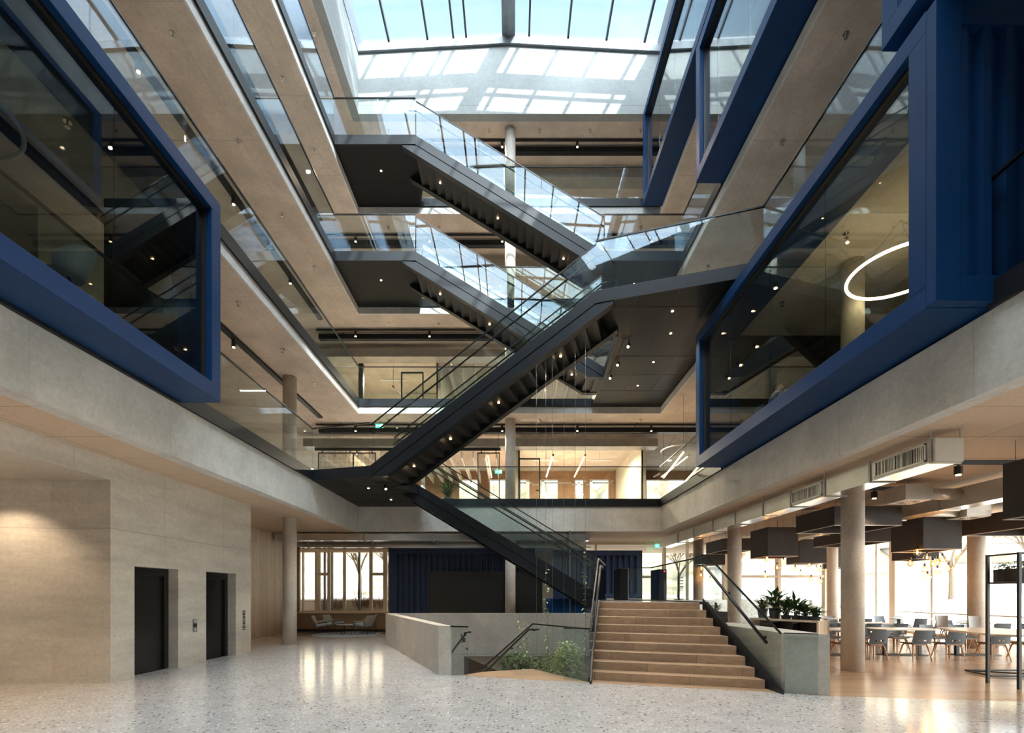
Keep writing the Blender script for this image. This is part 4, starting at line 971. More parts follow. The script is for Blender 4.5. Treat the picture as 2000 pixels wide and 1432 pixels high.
q = MB(); q.prism([(4.42, 7.86), (4.99, 7.62), (4.93, 10.9), (4.34, 10.9), (4.36, 9.9)], 0, .965); struct(q, 'wall_right', M['parapet'], 'low concrete wall at the dining side foot of the steps')
o = thing('glass_cladding', 'sheet of glass fixed in front of the low concrete wall', 'glass sheet')
MB().strip((4.38, 7.83), (4.82, 7.64), .0, .97, .015).build('glass_pane', M['g_rail'], o); MB().strip((4.38, 7.83), (4.82, 7.64), .965, .98, .03).build('top_rail', M['rail'], o)

# turnstiles
for X, Y, lb, red in ((3.42, 15.0, 'black turnstile pillar in front of the small blue unit', False), (4.75, 15.4, 'dark turnstile pillar with red light in front of the entrance glazing', True)):
    o = thing('turnstile', lb, 'turnstile', 'turnstile pillars')
    q = MB(); q.box(X-.12, Y, PZ, X+.14, Y+.9, PZ+.98); q.build('body', M['steel_soft'], o, bevel=.01)
    if not red: MB().box(X+.15, Y+.05, PZ, X+.17, Y+.3, PZ+.98).build('edge_strip', M['chrome'], o); MB().box(X+.17, Y+.05, PZ+.62, X+.24, Y+.22, PZ+.90).build('reader', M['black'], o)
    else: MB().box(X-.17, Y+.05, PZ+.62, X-.12, Y+.22, PZ+.90).build('reader', M['steel'], o); MB().lathe((X+.07, Y, PZ+.91), [(.025, -.004), (.025, .004)], 12, Matrix.Rotation(pi/2, 4, 'X')).build('light', M['reddot'], o)
    MB().box(X+.45, Y+.4, PZ+.1, X+.95, Y+.415, PZ+.95).build('glass_wing', M['g_rail'], o)
# display stand
o = thing('leaflet_stand', 'slim stand with small cards near the entrance glazing', 'stand')
MB().cyl(5.55, 16.2, .03, PZ, PZ+.90, 10).cyl(5.55, 16.2, .16, PZ, PZ+.02, 20).build('pole', M['rail'], o)
for k in range(4): MB().box(5.58, 16.17, PZ+.42+.1*k, 5.70, 16.23, PZ+.45+.1*k).build('card', M['orange'] if k % 2 else M['white'], o)

# blue wall units on the ground floor
ribbed('blue_wall_unit', 'wide navy ribbed steel wall unit with dark opening behind the parapet', -5.12, .90, 20.0, 0, 3.50, .235, .10, m='blue_dark', edge=.22)
o = thing('black_opening', 'black sliding doors set in the navy ribbed unit', 'sliding door')
MB().box(-3.47, 19.93, 0, -.0, 19.975, 2.55).build('door', M['black'], o); MB().box(-.0, 19.94, 0, 1.2, 19.975, 2.55).build('door', M['black'], o)
MB().box(-.42, 19.91, .1, -.38, 19.93, 2.2).build('handle', M['steel'], o)
ribbed('blue_wall_unit', 'smaller navy ribbed steel unit behind the turnstiles', 1.60, 5.15, 19.3, PZ, 3.35, .24, .10, m='blue_dark', edge=.2)
q = MB(); q.box(1.2, 20.1, 0, 3.05, 20.15, 2.6); tag(q.build('curtain_panel', M['oak_panel']), 'pale slatted panel glimpsed below the lowest flight', 'panel')
o = thing('sofa', 'dark blue sofa glimpsed below the lowest flight', 'sofa')
MB().box(1.3, 18.9, .1, 3.0, 19.6, .45).build('seat', M['blue'], o, bevel=.04); MB().box(1.3, 19.5, .1, 3.0, 19.7, 1.45).build('backrest', M['blue'], o, bevel=.04)
tag(MB().box(2.15, 18.6, 0, 2.21, 18.66, 4.05).build('post', M['chrome']), 'bright steel post below the lowest flight', 'post')

# ground floor ceiling ducts at the back
for k, (y, za, zb) in enumerate(((19.0, 3.72, 4.0), (20.2, 3.56, 3.86))):
    o = thing('air_duct', ('nearer', 'farther')[k]+' ribbed air duct across the back of the ground floor', 'air duct', 'ribbed ground floor ducts')
    MB().box(-9.4, y, za, 3.0, y+.45, zb).build('casing', M['galv_shiny'], o, bevel=.01)
    q = MB()
    for j in range(5): q.box(-8.6+j*2.7, y-.03, za-.03, -8.56+j*2.7, y+.48, 4.06)
    q.build('hanger', M['galv_dull'], o)
tag(MB().box(-5.0, 19.86, 3.5, 3.2, 19.95, 3.55).build('light_strip', M['chrome']), 'bright strip above the navy wall unit', 'strip light')

# ================================================================== DINING AREA CEILING
def rect_duct(label, X0, X1, z0, z1, y0, y1, joints, grilles):
    o = thing('air_duct', label, 'air duct', 'dining area ducts')
    MB().box(X0, y0, z0, X1, y1, z1).build('casing', M['galv'], o, bevel=.004)
    MB().box(X0+.006, y0+.006, z0-.006, X1-.006, y1, z0-.001).build('bottom_sheet', M['galv_shiny'], o)
    for y in joints: MB().box(X0-.02, y-.02, z0-.02, X1+.02, y+.02, z1+.02).build('flange', M['galv_dull'], o)
    for y in joints[::2]: MB().tube([(X0-.01, y, z1), (X0-.01, y, 4.05)], .008, 6).tube([(X1+.01, y, z1), (X1+.01, y, 4.05)], .008, 6).build('hanger', M['galv_dull'], o)
    for ya, yb in grilles:
        g = MB(); t = .03; g.box(X0-.018, ya, z0+.03, X0-.001, yb, z0+.03+t); g.box(X0-.018, ya, z1-.03-t, X0-.001, yb, z1-.03); g.box(X0-.018, ya, z0+.03, X0-.001, ya+t, z1-.03); g.box(X0-.018, yb-t, z0+.03, X0-.001, yb, z1-.03)
        gg = g.build('grille_frame', M['galv'], o)
        MB().box(X0-.006, ya+t, z0+.06, X0-.0005, yb-t, z1-.06).build('opening', M['black'], gg)
        s_ = MB(); y = ya+.05; random.seed(5)
        while y < yb-.05: s_.box(X0-.016, y, z0+.06, X0-.006, y+random.choice([.008, .012, .02]), z1-.06); y += random.choice([.024, .03, .04])
        s_.build('louvre', M['galv'], gg)
rect_duct('long square air duct along the beam, with two louvred grilles', 6.2, 6.62, 3.56, 3.90, 7.1, 20.5, [7.17, 8.40, 9.62, 10.8, 12.0, 13.5, 15.0, 16.6, 18.2], [(7.25, 8.28), (9.70, 10.75)])
rect_duct('second square air duct deeper in the dining area', 9.60, 10.05, 3.50, 3.90, 8.2, 20.5, [9.4, 10.9, 12.4, 13.9, 15.4, 17.0], [])
def diffuser(label, x0, y0, w_, d_, z0, z1):
    o = thing('ceiling_diffuser', label, 'air diffuser', 'square ceiling diffusers')
    MB().box(x0, y0, z0, x0+w_, y0+d_, z1).build('box', M['galv_dull'], o, bevel=.005)
    MB().box(x0+.02, y0+.02, z0-.012, x0+w_-.02, y0+d_-.02, z0-.001).build('plate', M['white'], o)
    q = MB(); cx, cy_ = x0+w_/2, y0+d_/2
    for k in range(16):
        a = 2*pi*k/16; c, s_ = cos(a), sin(a); r0, r1, h = .09, .20, .010
        q.ext([(cx+r0*c-h*s_, cy_+r0*s_+h*c, z0-.013), (cx+r1*c-h*s_, cy_+r1*s_+h*c, z0-.013), (cx+r1*c+h*s_, cy_+r1*s_-h*c, z0-.013), (cx+r0*c+h*s_, cy_+r0*s_-h*c, z0-.013)], (0, 0, -.002))
    q.build('slot', M['black'], o)
    MB().tube([(x0+.05, y0+.05, z1), (x0+.05, y0+.05, 4.05)], .005, 5).tube([(x0+w_-.05, y0+d_-.05, z1), (x0+w_-.05, y0+d_-.05, 4.05)], .005, 5).build('hanger', M['galv_dull'], o)
diffuser('square air diffuser box beside the long duct, fed by a round pipe', 8.24, 10.15, .58, .58, 3.60, 3.92)
diffuser('square air diffuser box above the big lampshade', 11.45, 12.2, .62, .62, 3.58, 3.86)
diffuser('square air diffuser box between the columns, farther back', 8.25, 13.6, .55, .55, 3.62, 3.95)
tag(MB().tube([(8.82, 10.42, 3.76), (9.6, 10.42, 3.76)], .12, 20).build('round_duct', M['galv'], smooth=True), 'short round pipe feeding the diffuser beside the long duct', 'pipe')
tag(MB().tube([(10.05, 12.5, 3.72), (11.45, 12.5, 3.72)], .12, 20).build('round_duct', M['galv'], smooth=True), 'short round pipe feeding the diffuser above the big lampshade', 'pipe')
tag(MB().box(7.9, 8.82, 3.97, 10.6, 8.86, 4.05).build('light_track', M['black']), 'black light track on the dining ceiling, nearer the viewer', 'light track', 'dining ceiling tracks')
tag(MB().box(7.7, 11.0, 3.97, 9.5, 11.04, 4.05).build('light_track', M['black']), 'black light track on the dining ceiling, second from the viewer', 'light track', 'dining ceiling tracks')
cyl_spot('black cylinder spotlight on the nearer dining ceiling track', 8.14, 8.84, 3.97, True, 60, 'dining spotlights', .065, .15)
cyl_spot('black cylinder spotlight on the second dining ceiling track', 8.23, 11.02, 3.97, True, 60, 'dining spotlights', .065, .15)
# hanging box lampshades
def shade(label, x0, x1, y0, y1, z0, z1):
    o = thing('box_lampshade', label, 'lampshade', 'dark box lampshades over the dining tables'); t = .025
    q = MB()
    q.box(x0, y0, z0, x1, y0+t, z1); q.box(x0, y1-t, z0, x1, y1, z1); q.box(x0, y0+t, z0, x0+t, y1-t, z1); q.box(x1-t, y0+t, z0, x1, y1-t, z1); q.box(x0+t, y0+t, z1-t, x1-t, y1-t, z1); q.build('shade', M['shade'], o)
    q = MB(); r = .014
    q.box(x0-.003, y0-.003, z0-r, x1+.003, y0+t, z0-.0005); q.box(x0-.003, y1-t, z0-r, x1+.003, y1+.003, z0-.0005); q.box(x0-.003, y0+t, z0-r, x0+t, y1-t, z0-.0005); q.box(x1-t, y0+t, z0-r, x1+.003, y1-t, z0-.0005); q.build('rim', M['shade_rim'], o)
    q = MB()
    for x, y in ((x0+.1, y0+.1), (x1-.1, y0+.1), (x0+.1, y1-.1), (x1-.1, y1-.1)): q.tube([(x, y, z1), (x, y, 4.05)], .004, 5)
    q.build('wire', M['black'], o)
shade('large dark box lampshade cut by the picture edge', 7.9, 9.2, 6.5, 7.8, 2.81, 3.70)
shade('deep grey box lampshade with the nearest bulb cluster', 10.9, 11.93, 12.85, 13.95, 2.81, 3.74)
shade('box lampshade hanging behind the deep grey one', 13.0, 13.75, 15.6, 16.6, 2.75, 3.70)
shade('shallow dark box lampshade behind the near column', 7.64, 9.25, 11.5, 13.06, 3.25, 3.70)
shade('shallow dark box lampshade farther behind the near column', 10.5, 11.8, 15.1, 16.9, 3.25, 3.70)
shade('deep box lampshade with a pale side, over the potted plants', 7.95, 8.9, 15.1, 16.2, 2.80, 3.70)
shade('deep box lampshade farther back, over six bulbs', 10.9, 11.9, 18.4, 19.3, 2.79, 3.70)
shade('small box lampshade in the far dining corner', 14.1, 15.0, 21.0, 22.0, 2.76, 3.70)
shade('shallow box lampshade in front of the second column', 7.9, 8.9, 18.1, 19.8, 3.25, 3.70)
shade('deep box lampshade nearest the entrance glazing', 7.75, 8.7, 19.85, 20.6, 2.82, 3.24)
shade('broad shallow box lampshade above the steel plant frame', 12.6, 14.4, 11.6, 13.6, 3.25, 3.73)
# bulbs
bulb0 = None
def bulb(px, py, Y, ztop, where):
    global bulb0
    c = P(px, py, Y)
    o = thing('glass_bulb', 'large amber glass bulb '+where, 'pendant bulb', 'pendant bulbs over the dining tables')
    o.location = c; r = .088
    q = MB(); q.lathe((0, 0, 0), [(.022, .105), (.03, .09), (.055, .068), (.083, .035), (r, 0), (.080, -.035), (.055, -.066), (.02, -.084), (.001, -.087)], 20); q.build('globe', M['g_bulb'], o, smooth=True)
    q = MB()
    for k in range(4):
        a = k*pi/2; q.tube([(.014*cos(a), .014*sin(a), .05), (.026*cos(a), .026*sin(a), 0), (.012*cos(a), .012*sin(a), -.045)], .0035, 5)
    q.build('filament', M['filament'], o)
    d = bpy.data.lights.new('bulb_light', 'POINT'); d.energy = 2.2; d.color = (1, .58, .26); d.shadow_soft_size = .03; l_ = bpy.data.objects.new('bulb_light', d); C.objects.link(l_); l_.parent = o
    MB().cyl(0, 0, .024, .10, .17, 12).build('socket', M['black'], o)
    MB().tube([(0, 0, .17), (0, 0, 4.045-c.z)], .003, 5).build('cord', M['black'], o)
BULBS = [(13.25, 3.70, 'under the deep grey lampshade', [(1791.7, 1079.5, 'highest and nearest the column'), (1810.7, 1089, 'second highest'), (1778, 1100.7, 'outermost toward the column'), (1831, 1099, 'in the middle of the cluster'), (1840.8, 1093, 'half hidden behind another'), (1806, 1113, 'small, low in the cluster'), (1831, 1117, 'lower middle'), (1853, 1111, 'outermost toward the window'), (1811.6, 1128, 'lowest of the cluster'), (1822, 1102, 'partly covered by its neighbour')]),
         (15.6, 3.66, 'over the potted plants', [(1498, 1092, 'highest under the pale sided shade'), (1518, 1109, 'just left of the window bar'), (1530, 1099, 'just right of the window bar'), (1494.7, 1125, 'hanging lowest')]),
         (18.8, 3.66, 'in the farther cluster', [(1553, 1112, 'at its left end'), (1563.5, 1121, 'second from its left end'), (1581, 1104, 'highest'), (1584.5, 1132, 'lower middle'), (1603, 1113, 'small and high'), (1602.5, 1136, 'lowest')]),
         (21.5, 3.66, 'beside the far column', [(1621, 1125, 'lower of two'), (1628.6, 1118, 'upper of two')]),
         (20.4, 3.20, 'near the entrance glazing', [(1370, 1110.6, 'touching the shade'), (1368.7, 1123.4, 'below the first'), (1387, 1133, 'lowest')])]
for Y, zt, wh, ls in BULBS:
    for k, (px, py, w_) in enumerate(ls): bulb(px, py, Y+.25*((k*7) % 3-1), zt, wh+', '+w_)

# ================================================================== FURNITURE
def cafe_chair(nm='dining_chair', seat=.41, shell='chair_shell', legs='chair_leg'):
    o = thing(nm, 'x', 'chair'); w_ = .225; d_ = .21
    q = MB()     # seat shell, slightly dished
    nx, ny = 6, 6; top = []
    for j in range(ny+1):
        for i in range(nx+1):
            x = -w_+2*w_*i/nx; y = -d_+2*d_*j/ny; z = seat+.02*(abs(x)/w_)**2-.02*max(0, y/d_)**2+.012*max(0, -y/d_)**2; top.append((x, y, z))
    k = len(top); q.v = top+[(x, y, z-.014) for x, y, z in top]
    for j in range(ny):
        for i in range(nx):
            a = j*(nx+1)+i; q.f += [(a, a+1, a+nx+2, a+nx+1), (k+a+nx+1, k+a+nx+2, k+a+1, k+a)]
    for i in range(nx): q.f += [(i, k+i, k+i+1, i+1), (ny*(nx+1)+i, ny*(nx+1)+i+1, k+ny*(nx+1)+i+1, k+ny*(nx+1)+i)]
    for j in range(ny): a = j*(nx+1); q.f += [(a, a+nx+1, k+a+nx+1, k+a), (a+nx, k+a+nx, k+a+2*nx+1, a+2*nx+1)]
    q.build('seat', M[shell], o, smooth=False)
    q = MB()     # backrest with a slot; leans back
    def bp(x, h): t = (h-.0)/.33; return (x*(1-.10*t), -d_-.005-.09*t+.03*(abs(x)/w_)**2, seat+h)
    def cell(x0, h0, x1, h1, n_=4):
        for i in range(n_):
            a, b_ = x0+(x1-x0)*i/n_, x0+(x1-x0)*(i+1)/n_
            P_ = [Vector(bp(a, h0)), Vector(bp(b_, h0)), Vector(bp(b_, h1)), Vector(bp(a, h1))]; q.ext(P_, (0, -.013, 0))
    cell(-w_, -.005, w_, .055, 8); cell(-w_, .055, -.10, .095, 2); cell(.10, .055, w_, .095, 2); cell(-.02, .055, .02, .095, 1); cell(-w_, .095, w_, .325, 8)
    q.build('backrest', M[shell], o)
    q = MB(); q.box(-.17, -.16, seat-.045, .17, -.12, seat-.016).box(-.17, .12, seat-.05, .17, .16, seat-.022).box(-.02, -.15, seat-.04, .02, .15, seat-.018); q.build('seat_frame', M[legs], o)
    for sx in (-1, 1):
        for sy in (-1, 1):
            MB().tube([(.15*sx, .14*sy, seat-.02), (.17*sx, .17*sy, seat-.08), (.225*sx, .235*sy, 0)], [.018, .019, .011], 8).build('leg', M[legs], o)
    return o
ch0 = cafe_chair(); chused = [False]
def put_chair(x, y, rz, label, group='dining chairs at the tables', z=0.0):
    o = ch0 if not chused[0] else dup(ch0); chused[0] = True
    o.location = (x, y, z); o.rotation_euler = (0, 0, rz); o['label'] = label; o['group'] = group; return o
def cafe_table(x, y, rz, L_, W_, label, h=.70):
    o = thing('dining_table', label, 'table', 'dining tables', (x, y, 0), rz)
    q = MB(); c = .14; q.prism([(-L_/2+c, -W_/2), (L_/2-c, -W_/2), (L_/2, 0), (L_/2-c, W_/2), (-L_/2+c, W_/2), (-L_/2, 0)], h-.028, h); q.build('tabletop', M['tabletop'], o, bevel=.004)
    for sx in (-1, 1):
        MB().box(sx*L_*.27-.04, -.04, .012, sx*L_*.27+.04, .04, h-.03).build('leg', M['black'], o)
    MB().prism([(-L_*.38, -.1), (-L_*.3, -.24), (L_*.3, -.24), (L_*.38, -.1), (L_*.38, .1), (L_*.3, .24), (-L_*.3, .24), (-L_*.38, .1)], 0, .012).build('base_plate', M['black'], o)
    return o
ROWS = [(12.75, 'front', [(8.45, 1.35, 'nearest the column'), (10.25, 1.6, 'in the middle'), (12.15, 1.6, 'toward the window')]),
        (15.3, 'second', [(9.0, 1.5, 'behind the column'), (11.1, 1.5, 'in the middle'), (14.9, 1.4, 'by the window')]),
        (18.2, 'third', [(9.7, 1.5, 'toward the entrance'), (12.2, 1.5, 'in the middle'), (14.9, 1.4, 'by the window')])]
for ty, rn, ts in ROWS:
    for tx, tl, wh in ts:
        cafe_table(tx, ty, -.05, tl, .78, 'pale topped dining table on black legs, %s row, %s' % (rn, wh))
        for k, (dx, dy) in enumerate(((-.38, -.72), (.38, -.72), (-.38, .72), (.38, .72))):
            a = random.uniform(-.12, .12); sd = ('left', 'right')[k % 2]; bk = 'viewer side' if dy < 0 else 'far side'
            put_chair(tx+dx*(tl/1.5), ty+dy-(.18 if dy < 0 and rn == 'front' else 0), (0 if dy < 0 else pi)+a, 'slotted shell chair, %s row table %s, %s, %s hand' % (rn, wh, bk, sd))
for k, (x, y) in enumerate(((12.5, 13.95), (13.02, 13.5), (15.9, 13.3))):
    o = thing('bar_chair', 'tall pale shell chair by the window counter, %s from the column' % NTH[k], 'bar chair', 'tall shell chairs', (x, y, 0), pi+.1)
    q = MB(); q.lathe((0, 0, .60), [(.001, .0), (.15, .01), (.20, .06)], 16); q.build('seat', M['shell_grey'], o, smooth=True)
    q = MB()
    for j in range(8):
        a0, a1 = pi*(.18+.64*j/8)+pi, pi*(.18+.64*(j+1)/8)+pi
        q.ext([(.21*cos(a0), .21*sin(a0), .64), (.21*cos(a1), .21*sin(a1), .64), (.24*cos(a1), .24*sin(a1), .98), (.24*cos(a0), .24*sin(a0), .98)], (0, -.014, 0))
    q.build('backrest', M['shell_grey'], o)
    for j in range(4):
        a = pi/4+j*pi/2; MB().tube([(.1*cos(a), .1*sin(a), .60), (.24*cos(a), .24*sin(a), 0)], .012, 8).build('leg', M['chair_leg'], o)
tag(MB().box(16.0, 11, .86, 16.28, 20, .90).build('window_counter', M['pale_wood']), 'pale timber counter along the dining window', 'counter')
# counter height table with steel foot frame at the picture edge
o = thing('high_table', 'high timber table on a thin black steel frame at the picture edge', 'table')
MB().prism([(9.15, 10.26), (8.92, 8.95), (9.2, 8.75), (11.0, 8.7), (11.0, 10.3)], .82, .86).build('tabletop', M['tabletop'], o, bevel=.004)
q = MB(); fp = [(9.35, 10.0), (9.18, 9.3), (10.6, 9.2), (10.7, 10.0)]
for a, b_ in zip(fp, fp[1:]+fp[:1]): q.tube([(a[0], a[1], .03), (b_[0], b_[1], .03)], .018, 6)
q.tube([(9.35, 10, .03), (10.6, 9.2, .03)], .014, 6); q.build('foot_frame', M['black'], o)
for a in fp[2:]: MB().tube([(a[0], a[1], .82), (a[0], a[1], .03)], .018, 6).build('leg', M['black'], o)
# steel plant frame
o = thing('plant_frame', 'tall black steel frame carrying a trough of ivy at the picture edge', 'plant stand')
A, B, C2 = (8.54, 8.70), (8.50, 8.12), (9.15, 8.05)
for a in (A, B, C2): MB().box(a[0]-.022, a[1]-.022, 0, a[0]+.022, a[1]+.022, 2.31).build('post', M['black'], o)
q = MB()
for z in (2.29, 1.80):
    q.tube([(A[0], A[1], z), (B[0], B[1], z), (C2[0], C2[1], z)], .018, 6, False)
q.build('cross_rail', M['black'], o)
tr_ = MB().prism([(8.60, 8.66), (8.56, 8.16), (9.1, 8.12), (9.1, 8.66)], 1.82, 2.04).build('trough', M['shade'], o)
def foliage(mb, cx, cy, cz, rx, ry, rz, n_, ln, wd, seed=1, updir=.4):
    rnd = random.Random(seed)
    for _ in range(n_):
        a = rnd.uniform(0, 2*pi); u = rnd.uniform(-1, 1); rr = rnd.uniform(.35, 1)**.5; s_ = sqrt(1-u*u)
        p = (cx+rx*rr*s_*cos(a), cy+ry*rr*s_*sin(a), cz+rz*rr*u)
        mb.leaf(p, (cos(a)+rnd.uniform(-.5, .5), sin(a)+rnd.uniform(-.5, .5), rnd.uniform(-.5, .6)+updir*.3), (0, 0, 1), ln*rnd.uniform(.6, 1.2), wd*rnd.uniform(.6, 1.2), rnd.uniform(.1, .5))
    return mb
foliage(MB(), 8.85, 8.4, 2.08, .34, .32, .10, 260, .09, .06, 4).build('ivy', M['leaf'], o)
# shelf unit with troughs of plants behind the low wall
o = thing('planter_shelf', 'timber planter shelf with dark open back behind the low concrete wall', 'planter shelf')
def rotbox(mb, c, ax, L0, L1, w0, w1, z0, z1):
    ax = Vector(ax).normalized(); pn_ = Vector((-ax.y, ax.x)); c = Vector(c)
    return mb.prism([tuple(c+ax*a+pn_*b_) for a, b_ in ((L0, w0), (L1, w0), (L1, w1), (L0, w1))], z0, z1)
ax = (.47, -.88); c0 = (5.30, 12.6)
rotbox(MB(), c0, ax, 1.1, 2.7, -.2, .2, 1.0, 1.04).build('top_board', M['pale_wood'], o); rotbox(MB(), c0, ax, 2.66, 2.7, -.2, .2, 0, 1.0).build('side_board', M['pale_wood'], o)
rotbox(MB(), c0, ax, 1.1, 1.14, -.2, .2, 0, 1.0).build('side_board', M['pale_wood'], o); rotbox(MB(), c0, ax, 1.14, 2.66, .12, .16, .1, .98).build('back_board', M['black'], o)
rotbox(MB(), c0, ax, 1.14, 2.66, -.2, .2, .55, .58).build('shelf', M['pale_wood'], o)
for k in (1.6, 2.1): rotbox(MB(), c0, ax, k, k+.03, -.19, .1, .58, .98).build('divider', M['steel'], o)
def plant(label, c, r, h, n_, ln, wd, seed, pot=True, cat='potted plant', ph=.26):
    o = thing('potted_plant', label, cat, 'potted plants behind the low wall', c); rnd = random.Random(seed)
    if pot:
        MB().lathe((0, 0, 0), [(r*.72, 0), (r*.8, .01), (r, ph), (r*.93, ph), (r*.9, ph-.03), (.001, ph-.03)], 24).build('pot', M['pot'], o, smooth=True)
    q = MB(); s_ = MB(); zb = ph-.03 if pot else 0
    for k in range(n_):
        a = rnd.uniform(0, 2*pi); tilt = rnd.uniform(.15, 1.0); ll = h*rnd.uniform(.45, 1.0)
        p0 = Vector((rnd.uniform(-r, r)*.4, rnd.uniform(-r, r)*.4, zb)); d1 = Vector((cos(a)*tilt*.7, sin(a)*tilt*.7, 1)).normalized(); p1 = p0+d1*ll*.55; d2 = Vector((cos(a)*tilt*1.6, sin(a)*tilt*1.6, .7)).normalized()
        s_.tube([p0, p1], .004, 4); q.leaf(p1, d2, (0, 0, 1), ln*rnd.uniform(.7, 1.2), wd*rnd.uniform(.7, 1.2), .25)
        if k % 2: q.leaf(p0+d1*ll*.3, (cos(a+1), sin(a+1), .3), (0, 0, 1), ln*.7, wd*.7, .3)
    s_.build('stem', M['stem'], o); q.build('foliage', M['leaf'], o); return o
def on_shelf(l_, w_=0): v_ = Vector(c0)+Vector(ax)*l_+Vector((.88, .47))*w_; return (v_.x, v_.y, 1.04)
plant('tall leafy plant in a grey pot beside the end of the glass guard', on_shelf(1.62, -.03), .13, .56, 44, .30, .10, 11, True, ph=.24)
plant('low spiky plant in a dark pot behind the handrail', on_shelf(1.30), .12, .34, 60, .24, .03, 12, True, ph=.22)
plant('broad leaved plant in the middle of the planter shelf', on_shelf(1.88), .12, .46, 60, .28, .085, 13, True, ph=.09)
plant('upright long leaved plant in the middle of the planter shelf', on_shelf(2.12), .12, .50, 46, .34, .065, 14, True, ph=.09)
plant('spreading plant on the planter shelf, beside the long leaved one', on_shelf(2.32), .12, .34, 60, .24, .06, 18, True, ph=.08)
plant('small bushy plant near the end of the planter shelf', on_shelf(2.53), .11, .27, 90, .16, .045, 15, True, ph=.08)
o = thing('planter_box', 'dark planter box beside the upper end of the wooden steps', 'planter'); MB().box(4.75, 11.6, 0, 5.15, 12.1, 1.18).build('box', M['shade'], o, bevel=.01)
plant('small drooping plant in the box beside the upper steps', (4.95, 11.8, 1.18), .12, .26, 26, .16, .05, 16, False)
plant('dark leafy plant beside the column on the first gallery', (-2.62, 19.4, 5.21), .2, 1.1, 90, .28, .08, 17, True)

# planting in the bed and climbers on the steel cables
def shrub(label, c, r, n_, ln, wd, m, seed):
    o = thing('shrub', label, 'shrub', 'plants in the stairwell bed', c)
    foliage(MB(), 0, 0, r[2]*.8, r[0], r[1], r[2], n_, ln, wd, seed).build('foliage', M[m], o)
    rnd = random.Random(seed); q = MB()
    for k in range(9): a = rnd.uniform(0, 6.28); q.tube([(0, 0, 0), (cos(a)*r[0]*.5, sin(a)*r[1]*.5, r[2]*1.2)], [.012, .004], 5)
    q.build('stem', M['stem'], o); return o
shrub('variegated bushy plant close behind the corner glass', (1.12, 9.92, -.42), (.30, .26, .60), 1100, .10, .05, 'leaf_pale', 21)
shrub('green bushy plant behind the glass guard, at the foot of a climber', (1.15, 11.2, -.42), (.42, .42, .40), 600, .11, .06, 'leaf', 22)
shrub('low green plant beside the stairs down', (.10, 12.3, -.42), (.42, .42, .30), 600, .12, .07, 'leaf', 23)
shrub('low trailing plant along the back of the bed', (.9, 12.9, -.42), (.7, .5, .16), 500, .11, .06, 'leaf', 24)
shrub('creeping plant spreading over the front of the bed', (.85, 10.9, -.42), (.40, .40, .10), 420, .10, .05, 'leaf_pale', 25)
CAB = [(.60, 12.5, 7.55), (.84, 12.5, 7.65), (1.01, 12.5, 7.75), (1.30, 12.4, 7.95), (1.59, 12.4, 8.1), (1.85, 12.4, 8.25)]
for k, (x, y, zt) in enumerate(CAB):
    tag(MB().tube([(x, y, -.45), (x, y, zt)], .0035, 5).build('climbing_cable', M['alu']), '%s thin steel climbing cable from the lift side above the planting bed' % NTH[k], 'cable', 'steel climbing cables')
def climber(label, x, y, z0, z1, n_, seed, ln=.11):
    o = thing('climbing_plant', label, 'climbing plant', 'climbing plants on the cables', (x, y, z0)); rnd = random.Random(seed); pts = []; q = MB(); Hh = z1-z0
    m_ = int(Hh*16)
    for k in range(m_+1): z = Hh*k/m_; pts.append((.02*cos(z*9)+.02*sin(z*2.1), .02*sin(z*9), z))
    MB().tube(pts, [.007*(1-.6*k/m_) for k in range(m_+1)], 5).build('stem', M['stem'], o)
    for k in range(n_):
        z = Hh*(k+rnd.random())/n_; a = rnd.uniform(0, 2*pi)
        for s_ in (0, pi): q.leaf((.02*cos(z*9), .02*sin(z*9), z), (cos(a+s_), sin(a+s_)*.6, rnd.uniform(-.35, .1)), (0, 0, 1), ln*rnd.uniform(.6, 1.2), ln*.5, .2)
    q.build('foliage', M['leaf_pale'], o)
climber('sparse climber on the cable nearer the lift side', .87, 12.48, -.42, 2.35, 22, 31)
climber('sparse climber on the cable nearest the wooden steps', 1.84, 12.38, -.42, 2.75, 26, 32)
climber('short climber twisting beside the stairs rail', .30, 11.9, -.42, 1.0, 14, 33, .13)
climber('short climber against the back parapet', .15, 13.6, -.42, 1.05, 12, 34, .14)

